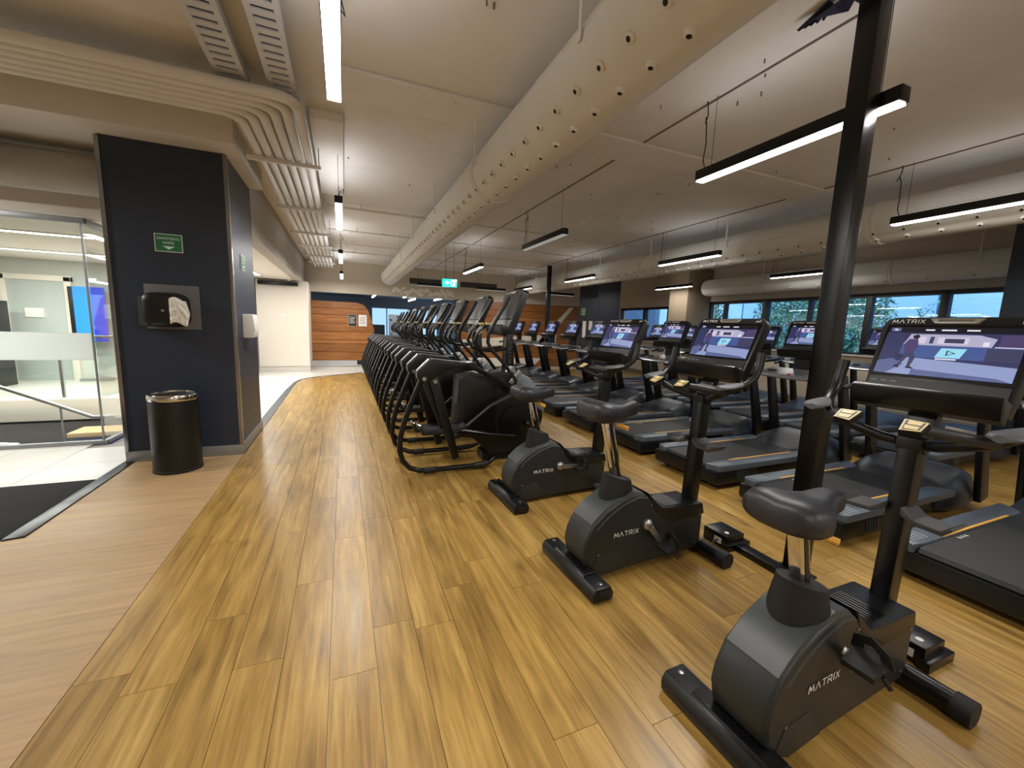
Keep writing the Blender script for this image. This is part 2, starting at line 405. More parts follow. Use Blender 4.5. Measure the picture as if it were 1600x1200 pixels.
# ---- lobby on the left
struct(MB().box(-8.5, -1.10, 6.5, 15.2, 2.66, 2.72).build('ceiling_lobby', WALLW, smooth=False))
struct(MB().box(-1.30, -1.095, 6.5, 15.0, 2.655, CEIL).build('wall_left_beam', WALLG, smooth=False))
struct(MB().box(-8.5, -.95, 4.95, 6.5, 3.213, CEIL).build('ceiling_beam', mat('soffit_paint', (208, 201, 190), .85, var=.05, scale=3), smooth=False))
struct(MB().box(-8.5, -2.1, 6.25, 6.45, 2.60, 3.213).build('wall_left_header', WALLW, smooth=False))
struct(MB().box(-8.5, -1.0, 15.0, 15.2, -.1, 2.7).build('wall_lobby_back', WALLW, smooth=False))
# white block wall at the end of the corridor
ww = struct(MB().box(-2.27, -.96, 13.6, 14.9, 0, 2.655).build('wall_white_block', WALLW, smooth=False))
MB().box(-2.28, -.95, 13.585, 13.6, 0, .13).build('baseboard', mat('pale_skirting', (205, 200, 192), .5), ww, bevel=.003)
MB().box(-2.28, -.95, 13.583, 13.588, .15, .16).build('shadow_line', SKIRT, ww)
o = MB().box(-2.20, -1.20, 13.45, 13.6, 2.50, 2.60).build('door_operator', BLK, bevel=.01); tag(o, 'long black sliding door operator across the top of the white wall', 'door operator')
o = MB().box(-1.68, -1.55, 13.588, 13.6, 1.62, 1.70).build('wall_plate', PAPER, bevel=.003); tag(o, 'small white blank plate on the white end wall', 'wall plate')
t = thing('security_camera', 'small dome camera under the ceiling above the white end wall', 'camera', (-1.4, 13.3, 2.655))
MB().lathe([(.05, 0), (.05, -.03), (.045, -.035)], seg=14).build('base', PAPER, t); MB().lathe([(.04, -.035), (.036, -.06), (.02, -.08), (.002, -.085)], seg=14).build('dome', BLK, t)

# ---- black column
cx0, cx1, cy0, cy1, ch = -2.11, -1.10, 5.295, 6.50, 3.213
colm = struct(MB().box(cx0, cx1, cy0, cy1, 0, ch).build('column', COLB, smooth=False))
for (a, b) in ((cx1, cy0), (cx0, cy0)):
    MB().box(a-.018, a+.018, b-.012, b+.03, .10, ch-.01).build('corner_trim', mat('polished_corner', (150, 152, 156), .22, .9), colm, bevel=.003)
MB().box(cx0-.015, cx1+.015, cy0-.018, cy1+.01, 0, .12).build('skirting', SKIRT, colm, bevel=.004)

# ---- back wall wood boards
lw = struct(MB().box(-1.0, .40, 14.70, 14.9, 0, .24).build('wall_back_plinth', mat('pale_grey_plinth', (190, 192, 194), .5), smooth=False))
MB().box(-.99, .62, 14.30, 14.70, 0, .10).build('step', TILE, lw, bevel=.004)
MB().box(-.99, .62, 14.28, 14.31, .085, .10).build('step_edge', SKIRT, lw, bevel=.002)
pw = struct(MB().prism([(-1.0, .24), (.62, .24), (.99, 1.25), (.80, 1.92), (.66, 2.1), (.44, 2.17), (-1.0, 2.19)], 14.72, 14.85, 'y').build('wall_wood_panel', mat('panel_edge', (96, 62, 34), .5), smooth=False))
def px_at(z):
    pts = [(.24, .62), (1.25, .985), (1.92, .80), (2.1, .66), (2.17, .44)]
    for (a, b), (c, d) in zip(pts, pts[1:]):
        if z <= c: return b + (d-b)*(z-a)/(c-a)
    return .44
zs = [.24, .52, .80, .93, 1.20, 1.47, 1.74, 1.96, 2.165]
for i, (a, b) in enumerate(zip(zs, zs[1:])):
    n = 4; right = [(px_at(a + (b-a)*k/n) - .02, a + .007 + (b-a-.014)*k/n) for k in range(n+1)]
    o = MB().prism([(-.99, a+.007)] + right + [(-.99, b-.007)], 14.70, 14.73, 'y').build('board', PANEL, pw, smooth=False); set_rnd(o.data, [.55, .3, .95, .75, .4, .65, .35, .25][i])
pr = struct(MB().box(3.82, 10.3, 14.74, 14.80, 0, 2.46).build('wall_wood_back', mat('panel_edge', (96, 62, 34), .5), smooth=False))
for i in range(9):
    a = .02 + i*.27; b = a + .27
    o = MB().box(3.84, 10.28, 14.71, 14.745, a+.007, min(b, 2.45)-.007).build('board', PANEL, pw, smooth=False); set_rnd(o.data, [.5, .8, .35, .7, .9, .4, .75, .3, .5][i])
WST = mat('white_wall_graphic', (226, 220, 204), .7)
for i, (q) in enumerate(([(8.75, 2.40), (8.55, 2.40), (7.1, .9), (7.4, .9)], [(4.0, 1.02), (8.0, 1.30), (8.0, .98), (4.0, .72)], [(4.6, .02), (7.0, .02), (7.4, .34), (4.2, .34)])):
    o = MB().prism(q, 14.700, 14.712, 'y').build('wall_graphic_stripe', WST, smooth=False)
    tag(o, ['slanted white painted stripe on the orange boards of the back wall', 'long white band crossing the orange boards behind the far treadmills', 'low white block painted at the foot of the orange back wall'][i], 'wall graphic')
# faded lettering on the bulkhead
mb = MB(); rr = random.Random(3)
for k in range(70):
    cx = 1.6 + 2.15*k/70; cz = 2.66 + rr.uniform(-.12, .12) * (1 if k % 2 else .6) ; rd = rr.uniform(.035, .075)
    cz = max(2.53, cz)
    mb.add([(cx + rd*math.cos(a*PI/3+k)*rr.uniform(.7, 1.2), 14.745-.0002*k, cz + rd*math.sin(a*PI/3+k)*rr.uniform(.7, 1.2)) for a in range(6)], [range(6)])
o = mb.build('wall_lettering', mat('pale_lettering', (246, 234, 218), .8), smooth=False); tag(o, 'worn illegible pale lettering on the beige bulkhead', 'wall lettering')
# grilles
for i, (x0, x1) in enumerate(((2.15, 3.25), (3.97, 5.38), (6.3, 7.7))):
    t = thing('air_grille', ['dark linear air grille left of the exit sign on the bulkhead', 'dark linear air grille right of the exit sign on the bulkhead', 'dark linear air grille on the bulkhead nearest the far black column'][i], 'air grille', (0, 0, 0), group='bulkhead air grilles')
    MB().box(x0, x1, 14.735, 14.75, 2.92, 3.11).build('backing', mat('grille_dark', (62, 58, 54), .7), t)
    for k in range(5): MB().box(x0, x1, 14.72, 14.738, 2.925 + k*.038, 2.935 + k*.038).build('slat', mat('grille_slat', (104, 98, 90), .6), t)

# ---- room beyond the opening
struct(MB().box(-1.0, 3.82, 14.95, 22, -.1, 0).build('floor_far_room', mat('far_floor', (120, 118, 114), .4), smooth=False))
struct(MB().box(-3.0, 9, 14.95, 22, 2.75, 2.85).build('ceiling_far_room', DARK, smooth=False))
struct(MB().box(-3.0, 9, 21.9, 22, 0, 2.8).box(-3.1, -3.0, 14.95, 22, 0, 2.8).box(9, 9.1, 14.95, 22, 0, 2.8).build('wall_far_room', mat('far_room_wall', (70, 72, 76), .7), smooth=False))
FWIN = emit('far_daylight', (150, 190, 228), 1.1)
for i, (a, b) in enumerate(((1.35, 2.02), (2.08, 4.6))):
    o = MB().box(a, b, 21.82, 21.9, .6, 2.25).build('window_%d' % (5+i), FWIN, smooth=False); struct(o)
o = MB().box(2.08, 3.5, 21.2, 21.26, 0.2, 1.95).build('patterned_screen', PAPER, smooth=False); tag(o, 'white screen with scattered dark dots in the room beyond the opening', 'screen')
for k in range(40):
    MB().lathe([(.04, 0), (.04, .006)], (2.13 + rr.random()*1.3, 21.19, .3 + rr.random()*1.6), 6, 'y').build('dot', BLK, o, smooth=False)
t = thing('reception_desk', 'grey desk in the far room behind the wood panel', 'desk', (0, 0, 0))
MB().box(.9, 3.6, 16.2, 16.9, 1.0, 1.05).build('desk_top', mat('grey_laminate', (140, 142, 146), .4), t, bevel=.005); MB().box(.95, 3.55, 16.3, 16.85, 0, 1.0).build('desk_front', mat('grey_laminate_front', (110, 112, 116), .5), t)
t = thing('office_chair', 'black high-backed chair silhouetted before the far blue window', 'chair', (1.35, 17.6, 0))
MB().box(-.25, .25, -.25, .25, .45, .55).build('seat', VIN, t, bevel=.03); MB().box(-.24, .24, .2, .28, .55, 1.45).build('backrest', VIN, t, bevel=.04); MB().tube([(0, 0, .05), (0, 0, .45)], .03).build('post', BLK, t)
for k in range(5): MB().tube([(0, 0, .08), (.28*math.cos(k*1.257), .28*math.sin(k*1.257), .04)], .02).build('leg', BLK, t)
for i, (x0, x1, y0, y1) in enumerate(((1.2, 1.25, 17.2, 19.6), (2.4, 2.45, 16.2, 18.4), (3.0, 3.05, 19.0, 21.0), (3.9, 3.95, 17.0, 19.2))):
    o = MB().box(x0, x1, y0, y1, 2.62, 2.68).build('ceiling_lamp', LAMP, smooth=False); tag(o, ['linear lamp in the dark far room, nearest the wood panel', 'linear lamp in the middle of the dark far room', 'rearmost linear lamp in the dark far room', 'rightmost linear lamp in the dark far room'][i], 'lamp', 'far room lamps')

# ---- far black column + right black column
for nm, (x0, x1, y0, y1) in {'far_column': (7.6, 8.47, 11.3, 12.4), 'right_column': (8.55, 9.2, 1.8, 2.76)}.items():
    c = struct(MB().box(x0, x1, y0, y1, 0, CEIL).build('column', COLB, smooth=False))
    MB().box(x0-.012, x1+.012, y0-.012, y1+.012, 0, .12).build('skirting', SKIRT, c, bevel=.004)
t = thing('notice_sign', 'small green notice on the far black column', 'sign', (7.595, 12.1, 2.15), 0)
MB().box(-.006, 0, -.16, .16, -.14, .14).build('sign_plate', GREEN, t); 
for k in range(3): MB().box(-.008, -.006, -.11, .11, .06-.08*k, .085-.08*k).build('sign_line', BTNW, t)
for i, (x, yb, z, wd, hh) in enumerate(((7.592, 12.0, 1.55, .21, .55), (7.592, 11.62, 1.68, .21, .3))):
    o = MB().box(x-.003, x, yb-wd/2, yb+wd/2, z-hh/2, z+hh/2).build('notice_sheet', PAPER, smooth=False); tag(o, ['tall white notice sheet on the far black column', 'short white notice sheet beside the tall one on the far column'][i], 'notice')

# ---- outside
fac = thing('office_building', 'pale blue glazed office building across the street', 'building', (24, 0, 0))
MB().box(.12, .6, -8, 40, -6, 12).build('wall', mat('facade_core', (70, 108, 136), .7), fac, smooth=False)
PANE = [mat('facade_pane_%d' % k, c, .15, spec=.6) for k, c in enumerate(((170, 205, 222), (186, 216, 228), (122, 172, 206)))]
for k in range(13):
    for j in range(4):
        MB().box(0, .1, 2 + k*1.9 + .05, 2 + (k+1)*1.9 - .05, -.9 + j*1.5 + .05, .6 + j*1.5 - .05).build('pane', PANE[2 if j == 3 else (k + j) % 2], fac, smooth=False)
LEAF = mat('leaf_green', (78, 132, 104), .55, var=.4, scale=3); LEAF2 = mat('leaf_light', (124, 170, 128), .5, var=.3, scale=3)
def tree(loc, h, rad, n, seed, label):
    rr = random.Random(seed); t = thing('street_tree', label, 'tree', loc, group='street trees')
    MB().tube([(0, 0, -1), (.1, .05, h*.4), (0, .1, h*.8)], [.12, .09, .03], 8).build('trunk', mat('bark', (70, 60, 50), .9), t)
    mb = MB()
    for k in range(6):
        a = rr.random()*6.28; mb.tube([(.05, .03, h*.3 + k*.1), (rad*.4*math.cos(a), rad*.4*math.sin(a), h*.5+.2*k), (rad*.8*math.cos(a), rad*.8*math.sin(a), h*.6+.25*k)], [.05, .03, .01], 5)
    mb.build('branches', MATS['bark'], t)
    mb = MB()
    for k in range(n):
        while True:
            p = Vector((rr.uniform(-1, 1), rr.uniform(-1, 1), rr.uniform(-1, 1)))
            if .15 < p.length < 1: break
        c = Vector((p.x*rad, p.y*rad, h*.55 + p.z*h*.5)); s = rr.uniform(.035, .085)
        e = Euler((rr.uniform(-1, 1), rr.uniform(-1, 1), rr.uniform(0, 6.28))).to_matrix()
        mb.add([c + e @ Vector(q)*s for q in ((-1.3, 0, 0), (0, -.5, .1), (1.3, 0, 0), (0, .5, .1))], [(0, 1, 2, 3)], k % 2)
    f = mb.build('foliage', [LEAF, LEAF2], t, smooth=False); f['kind'] = 'stuff'
tree((15.0, 8.2, -.5), 4.2, 1.25, 7000, 1, 'leafy green street tree behind the middle window panes')
tree((17.5, 11.6, -.5), 4.4, 1.45, 8000, 2, 'broad green street tree behind the left window panes')
tree((15.0, 14.0, -.4), 3.8, 1.2, 4500, 5, 'smaller street tree at the far left of the windows')
tree((18.5, 7.4, -.6), 3.4, .7, 900, 8, 'thin sparse street tree before the glazed facade')
struct(MB().box(10.6, 24, -8, 40, -1.3, -1.2).build('ground_street', mat('asphalt', (120, 126, 130), .9), smooth=False))

# ================================================================== CEILING SERVICES
def duct(name, label, cx, cz, r, y0, y1, nrows, pitch, joints, mt=DUCTP, seam=None, nph=0.0):
    t = thing(name, label, 'duct', (cx, 0, cz))
    MB().lathe([(r*.6, y1+.12), (r*.9, y1+.08), (r, y1), (r, y0)], (0, 0, 0), 40, 'y').build('duct_body', mt, t)
    for yj in joints: MB().lathe([(r, yj-.05), (r+.012, yj-.045), (r+.012, yj-.01), (r+.002, yj), (r+.012, yj+.01), (r+.012, yj+.045), (r, yj+.05)], seg=40, axis='y').build('joint_band', mt, t)
    if seam is not None:
        a = math.radians(seam); c = Vector((math.sin(a)*r, 0, -math.cos(a)*r))
        MB().tube([(c.x, y0, c.z), (c.x, y1, c.z)], .007, 6).build('seam', mt, t)
    me = None; dm = None
    for a in nrows:
        a = math.radians(a); d = Vector((math.sin(a), 0, -math.cos(a)))
        n = int((y1 - y0 - .3)/pitch)
        for k in range(n):
            yk = y0 + .15 + k*pitch + nph
            if yk > y1 - .1: break
            if me is None:
                nz = MB().lathe([(.030, -.01), (.026, .012), (.017, .018), (.016, .0185)], seg=10).build('nozzle', mt, t); me = nz.data
                hd = MB().lathe([(.0135, .0186), (.0130, .0192)], seg=10).build('nozzle_hole', HOLE, nz); dm = hd.data
            else:
                nz = bpy.data.objects.new('nozzle', me); COL.objects.link(nz); nz.parent = t
                hd = bpy.data.objects.new('nozzle_hole', dm); COL.objects.link(hd); hd.parent = nz
            nz.location = (d.x*r, yk, d.z*r); nz.rotation_euler = d.to_track_quat('Z', 'Y').to_euler()
    # hangers
    for yh in [y0 + 1.2 + 1.85*k for k in range(int((y1-y0)/1.85))]:
        MB().box(-r-.012, -r-.004, yh-.012, yh+.012, 0, CEIL-cz).build('hanger_rod', PIPEP, t)
    return t
duct('perforated_duct', 'large beige round nozzle duct running down the middle of the ceiling', 1.425, 3.03, .25, -1.0, 14.3, (-50, -15), .232, (4.05, 9.4), seam=-106, nph=0)
duct('perforated_duct', 'beige round nozzle duct between the treadmills and the window side', 6.28, 3.0, .25, -1.5, 14.4, (-52, -28), .30, (3.2, 7.5), seam=-92)
duct('perforated_duct', 'shaded round duct just inside the street windows', 9.72, 2.84, .23, -1.5, 8.9, (-40,), .6, (4.6,), seam=-80)
# conduits: six parallel pipes with a bend
cb = thing('conduit_run', 'six painted conduits turning from the beam and running to the back', 'conduits', (0, 0, 0))
for k in range(6):
    xx = -.305 - k*.093; yb = 3.82 + k*.093; rb = .16
    pts = [(-6.5, yb, 3.24), (xx - rb, yb, 3.24)]
    for q in range(1, 6):
        a = q*PI/2/6; pts.append((xx - rb + rb*math.sin(a), yb + rb - rb*math.cos(a), 3.24))
    pts += [(xx, yb + rb, 3.24), (xx, 9.0, 3.24), (xx, 14.5, 3.24)]
    MB().tube(pts, .040, 12).build('conduit', PIPEP, cb)
for yb in (5.15, 7.1, 8.95, 10.4, 11.9, 13.2):
    b = MB().box(-.88, -.19, yb-.02, yb+.02, 3.16, 3.198).build('support_strut', PIPEP, cb)
    MB().tube([(-.86, yb, 3.19), (-.86, yb, CEIL)], .006, 6).build('strut_rod', PIPEP, b); MB().tube([(-.21, yb, 3.19), (-.21, yb, CEIL)], .006, 6).build('strut_rod', PIPEP, b)
o = MB().box(-2.6, -2.56, 3.7, 4.5, 3.16, 3.198).build('support_strut', PIPEP, cb)
MB().tube([(-2.58, 3.72, 3.18), (-2.58, 3.72, CEIL)], .006, 6).build('strut_rod', PIPEP, o); MB().tube([(-2.58, 4.48, 3.18), (-2.58, 4.48, CEIL)], .006, 6).build('strut_rod', PIPEP, o)
# cable trays
for i, (x0, x1) in enumerate(((-.83, -.63), (-.49, -.30))):
    t = thing('cable_tray', ['slotted galvanised cable tray farther from the ceiling lamp row', 'slotted galvanised cable tray beside the left ceiling lamp row'][i], 'cable tray', (0, 0, 0), group='ceiling cable trays')
    MB().box(x0, x1, -2, 4.1, 3.345, 3.35).build('slot_shade_sheet', HOLE, t)  # black sheet above the rungs paints the shade seen through the slots
    for xs in (x0, x1-.035): MB().box(xs, xs+.035, -2, 4.1, 3.31, 3.37).build('side_rail', TRAYP, t)
    me = None
    for k in range(38):
        yk = 4.05 - k*.085
        if me is None: o = MB().box(x0+.03, x1-.03, -.028, .028, 3.312, 3.322).build('rung', TRAYP, t); me = o.data
        else: o = bpy.data.objects.new('rung', me); COL.objects.link(o); o.parent = t
        o.location = (0, yk, 0)
o = MB().box(-.25, .04, 4.42, 6.85, 3.38, CEIL).build('ceiling_box_duct', PAINT, bevel=.006); tag(o, 'flat painted rectangular duct on the ceiling beside the conduits', 'duct')
# thin cross pipes
for i, yb in enumerate((7.50, 9.33, 10.9, 12.1, 13.3)):
    t = thing('sprinkler_pipe', 'thin painted pipe crossing the ceiling, %s counting from the camera' % ORD[i], 'pipe', (0, 0, 0), group='ceiling cross pipes')
    MB().tube([(-.25, yb, 3.38), (6.0, yb, 3.38)], .018, 8).build('pipe', PIPEP, t)
    for k in range(4):
        MB().tube([(.3+1.7*k, yb, 3.38), (.3+1.7*k, yb, CEIL)], .008, 6).build('clip', PIPEP, t)
for i, (x, yb) in enumerate(((3.95, 4.6), (2.2, 5.9), (4.6, 7.9))):
    t = thing('fire_sprinkler', ['sprinkler head beyond the nearest hanging lamp', 'sprinkler head beside the middle nozzle duct', 'sprinkler head between the two lamp rows farther back'][i], 'sprinkler', (x, yb, CEIL), group='sprinkler heads')
    MB().lathe([(.02, 0), (.02, -.05), (.012, -.06)], seg=8).build('stem', PIPEP, t); MB().lathe([(.006, -.06), (.03, -.075), (.03, -.08)], seg=8).build('deflector', SIL, t)
t = thing('smoke_detector', 'round white smoke detector on the ceiling right of the unlit lamp', 'detector', (4.05, 6.6, CEIL))
MB().lathe([(.07, 0), (.07, -.02), (.05, -.045), (.02, -.05)], seg=16).build('housing', PAPER, t); MB().lathe([(.085, 0), (.085, -.008)], seg=16).build('base', PAPER, t)
# blue cable bundle near the pole
t = thing('cable_bundle', 'loose dark blue cable bundle under the ceiling beside the near pole', 'cables', (0, 0, 0))
NAVY = mat('navy_cable', (22, 30, 66), .5)
for k in range(5):
    MB().tube([(2.56 + .012*k, 1.50+.02*k, 3.44), (2.60+.012*k, 1.66, 3.41-.01*k), (2.60+.015*k, 1.80, 3.40+.008*k), (2.62+.01*k, 1.92-.03*k, 3.41), (2.60+.01*k, 1.74, 3.45)], .009, 6).build('cable', NAVY, t)

# ---- hanging lamps
def linear_lamp(x, y0, y1, zb, label, lit=True, axis='y', power=LAMP_W, up=UPL):
    L = y1 - y0; t = thing('linear_lamp', label, 'lamp', (x, (y0+y1)/2, zb), 0 if axis == 'y' else PI/2, 'hanging linear lamps')
    MB().box(-.042, .042, -L/2, L/2, .006, .085).build('housing', BLKM, t, bevel=.003)
    MB().box(-.037, .037, -L/2+.012, L/2-.012, -.006, .007).build('diffuser', LAMP if lit else LAMPOFF, t, smooth=False)
    for s in (-1, 1):
        MB().tube([(0, s*(L/2-.12), .085), (0, s*(L/2-.12), CEIL-zb)], .0022, 5).build('suspension_wire', CABLE, t)
    MB().tube([(0, L/2-.06, .085), (-.012, L/2-.04, .16), (.014, L/2-.03, .3), (.0, L/2-.03, .45), (.02, L/2, .52), (.07, L/2+.05, .50), (.05, L/2+.01, .55), (.01, L/2-.02, .6), (0, L/2-.02, CEIL-zb)], .005, 6).build('power_cord', CABLE, t)
    if lit:
        ld = bpy.data.lights.new('linear_lamp_light', 'AREA'); ld.shape = 'RECTANGLE'; ld.size = .05; ld.size_y = L-.03; ld.energy = power; ld.color = (1, .965, .92)
        lo = bpy.data.objects.new('lamp_light', ld); COL.objects.link(lo); lo.parent = t; lo.location = (0, 0, -.012)
        MB().box(-.030, .030, -L/2+.02, L/2-.02, .084, .088).build('added_upper_diffuser', LAMPOFF, t, smooth=False)  # made-up strip on the unseen lamp top, to match the added uplight
        ud = bpy.data.lights.new('added_ceiling_uplight', 'AREA'); ud.shape = 'RECTANGLE'; ud.size = .05; ud.size_y = L-.03; ud.energy = power*up; ud.color = (.96, .97, 1.0)  # upward light added to brighten the ceiling
        uo = bpy.data.objects.new('added_uplight', ud); COL.objects.link(uo); uo.parent = t; uo.location = (0, 0, .092); uo.rotation_euler = (PI, 0, 0)
    return t
ROWS = {'left lamp row over the walkway': -.022, 'lamp row over the exercise bikes': 2.84, 'lamp row over the treadmills': 5.75, 'lamp row by the street windows': 8.95}
for rn, (nm, xr) in enumerate(ROWS.items()):
    for k in range(-1, 4):
        y0 = 1.42 + 3.68*k
        if rn == 1 and k == 3: continue
        if rn == 3 and k >= 3: continue
        lab = 'black linear lamp, %s of the %s' % (('one behind the camera' if k < 0 else ORD[k] + ' from the camera'), nm)
        lit = not (rn == 1 and k == 1)
        if not lit: lab = 'unlit black linear lamp, second from the camera over the exercise bikes'
        linear_lamp(xr, y0, y0 + 1.40, 2.83, lab, lit, power=LAMP_W * (1.0 if rn < 2 else .62 if rn == 2 else .40), up=UPL * (2.6 if rn == 0 else 1.0))
for i, xc in enumerate((2.62, 4.55, 7.2)):
    linear_lamp(xc, 13.0-.5, 13.0+.5, 2.72, ['short crosswise lamp before the back bulkhead under the exit sign', 'short crosswise lamp before the back bulkhead right of the exit sign', 'short crosswise lamp before the back bulkhead beside the far pole'][i], False, 'x')
# exit sign
t = thing('exit_sign', 'illuminated teal exit sign hanging before the back bulkhead', 'sign', (2.42, 10, 2.56), 0)
EX = emit('exit_sign_teal', (40, 205, 190), 1.2); EXW = emit('exit_sign_white', (235, 255, 250), 1.3)
MB().box(-.18, .18, -.02, .02, -.10, .09).build('sign_box', EX, t, bevel=.004)
mb = MB().add([(-.13, -.022, 0), (-.07, -.022, .05), (-.07, -.022, -.05)], [(0, 1, 2)]).box(-.075, -.01, -.0225, -.0205, -.015, .015); mb.build('arrow', EXW, t, smooth=False)
MB().box(.03, .13, -.023, -.0205, -.075, .075).build('doorway_panel', EXW, t, smooth=False)
mb = MB(); mb.lathe([(.012, -.024), (.012, -.0232)], (.085, 0, .045), 8, 'y').bar((.085, -.0242, .03), (.075, -.0242, -.02), .002, .022).bar((.075, -.0242, -.02), (.1, -.0242, -.065), .002, .012).bar((.075, -.0242, -.02), (.05, -.0242, -.06), .002, .012).bar((.085, -.0242, .02), (.055, -.0242, .01), .002, .01)
mb.build('running_figure', mat('sign_green_figure', (10, 110, 100), .5), t, smooth=False)
MB().tube([(-.1, 0, .09), (-.1, 0, CEIL-2.56)], .004, 6).build('hanger_rod', CABLE, t); MB().tube([(.1, 0, .09), (.1, 0, CEIL-2.56)], .004, 6).build('hanger_rod', CABLE, t)

# ---- poles
for i, (px, py) in enumerate(((2.735, 1.57), (5.86, 11.4))):
    t = thing('power_pole', ['tall black square pole rising between the nearest two bikes', 'slim black pole among the far treadmills'][i], 'pole', (px, py, 0))
    MB().box(-.055, .055, -.055, .055, 0, CEIL).build('shaft', BLKM, t, bevel=.006)
    MB().box(-.06, .06, -.10, .10, 0.006, .018).build('base_plate', BLKM, t, bevel=.003); MB().box(-.06, .06, -.10, .10, CEIL-.02, CEIL).build('ceiling_plate', BLKM, t, bevel=.003)

# ================================================================== COLUMN FITTINGS
t = thing('wipes_sign', 'green sanitising wipes sign on the front of the black column', 'sign', (-1.622, 5.293, 2.27))
MB().box(-.115, .115, -.006, 0, -.088, .088).build('sign_plate', BTNW, t); MB().box(-.108, .108, -.0075, -.005, -.081, .081).build('sign_face', GREEN, t)
WT = mat('sign_lettering', (214, 226, 218), .5)
for s, z in (('SANITISING', .042), ('WIPES', 0.0)): place_text(s, .036, WT, t, (0, -.0085, z), (PI/2, 0, 0))
MB().add([(-.05, -.009, -.032), (.05, -.009, -.032), (0, -.009, -.065)], [(0, 2, 1)]).build('arrow', WT, t, smooth=False)
t = thing('wipes_sign', 'narrow green wipes sign on the side of the black column', 'sign', (-1.098, 5.865, 2.19), PI/2)
MB().box(-.115, .115, -.006, 0, -.088, .088).build('sign_plate', BTNW, t); MB().box(-.108, .108, -.0075, -.005, -.081, .081).build('sign_face', GREEN, t)
for s, z in (('SANITISING', .042), ('WIPES', 0.0)): place_text(s, .036, WT, t, (0, -.0085, z), (PI/2, 0, 0))
MB().add([(-.05, -.009, -.032), (.05, -.009, -.032), (0, -.009, -.065)], [(0, 2, 1)]).build('arrow', WT, t, smooth=False)
t = thing('wipes_dispenser', 'black wall dispenser with a white wipe on a grey backing plate', 'dispenser', (-1.625, 5.293, 1.63))
MB().box(-.23, .23, -.008, 0, -.225, .225).build('backing_plate', mat('grey_plate', (98, 99, 99), .5), t, bevel=.002)
rings = []
for yq, sx, sz in ((-.008, .19, .17), (-.09, .19, .175), (-.15, .175, .16), (-.175, .14, .13)):
    rings.append([(-.04 + sx*math.copysign(abs(math.cos(a))**.5, math.cos(a)), yq, -.03 + sz*math.copysign(abs(math.sin(a))**.5, math.sin(a))) for a in [2*PI*k/24 for k in range(24)]])
MB().loft(rings).build('housing', BLK, t)
MB().box(-.24, -.17, -.155, -.03, -.2, .09).build('side_cover', mat('smoked_grey', (62, 66, 70), .3), t, bevel=.015)
rr = random.Random(11); vs = []; fs = []
n = 9
for i in range(n):
    for j in range(n):
        u, v = i/(n-1), j/(n-1); ed = 1 if 0 < i < n-1 and 0 < j < n-1 else 0
        vs.append((.02 + .16*u*(1-.35*abs(v-.5)), -.186 - .025*ed*rr.random() + .03*u, .08 - .25*v + .02*math.sin(5*u)))
for i in range(n-1):
    for j in range(n-1): fs.append((i*n+j, i*n+j+1, (i+1)*n+j+1, (i+1)*n+j))
MB().add(vs, fs).build('wipe_tissue', PAPER, t, smooth=False)
MB().tube([(-.03, -.18, -.04), (-.03, -.2, -.04)], .014, 8).build('latch', SIL, t)
t = thing('towel_dispenser', 'white paper dispenser on the side of the black column', 'dispenser', (-1.10, 5.80, 1.45))
MB().prism([(0, -.14), (.10, -.14), (.13, -.05), (.11, .14), (0, .14)], -.13, .13, 'y').build('housing', PAPER, t, bevel=.012); MB().box(.02, .1, -.1, .1, -.146, -.138).build('slot', HOLE, t)
# bin
t = thing('waste_bin', 'black cylindrical bin with chrome rim in front of the column', 'bin', (-1.583, 4.95, 0))
MB().lathe([(.195, 0), (.2, .02), (.2, .72), (.195, .725)], seg=40).build('body', mat('black_bin', (11, 12, 14), .42), t)
MB().lathe([(.203, .725), (.205, .735), (.205, .775), (.198, .785), (.175, .785), (.172, .76), (.172, .73)], seg=40).build('rim', CHR, t)
MB().lathe([(.17, .70), (.17, .765), (.12, .74), (.02, .735)], seg=30).build('inner_lid', RUB, t); MB().lathe([(.203, 0), (.203, .03), (.196, .035)], seg=40).build('foot_ring', RUB, t)
# posters on wood panel
for i, (x, c) in enumerate(((.28, BLK), (.60, PAPER))):
    t = thing('poster', ['black framed notice on the wood panel at the back', 'white notice sheet on the wood panel at the back'][i], 'notice', (x, 14.698, 1.58))
    MB().box(-.13, .13, -.006, 0, -.19, .19).build('frame', SIL if i == 0 else PAPER, t); MB().box(-.115, .115, -.008, -.004, -.175, .175).build('sheet', c, t)
    for k in range(5): MB().box(-.09, .09 - .02*(k % 3), -.0095, -.0075, .10-.05*k, .115-.05*k).build('print_line', BTNW if i == 0 else mat('grey_print', (130, 130, 128), .6), t)

# ================================================================== LOBBY CONTENT
# stairwell below
struct(MB().box(-8.5, -2.62, 6.2, 9.6, -1.15, -1.05).build('floor_stairwell', mat('dark_stair_floor', (62, 64, 70), .4), smooth=False))
struct(MB().box(-2.62, -2.5, 6.2, 9.6, -1.1, -.12).box(-8.5, -2.62, 9.6, 9.7, -1.1, -.36).box(-8.5, -2.62, 6.1, 6.2, -1.1, -.12).build('wall_stairwell', mat('stair_wall', (58, 58, 62), .6), smooth=False))
struct(MB().box(-8.5, -2.62, 9.50, 9.6, -.36, .02).build('trim_3', WALLW, bevel=.01))
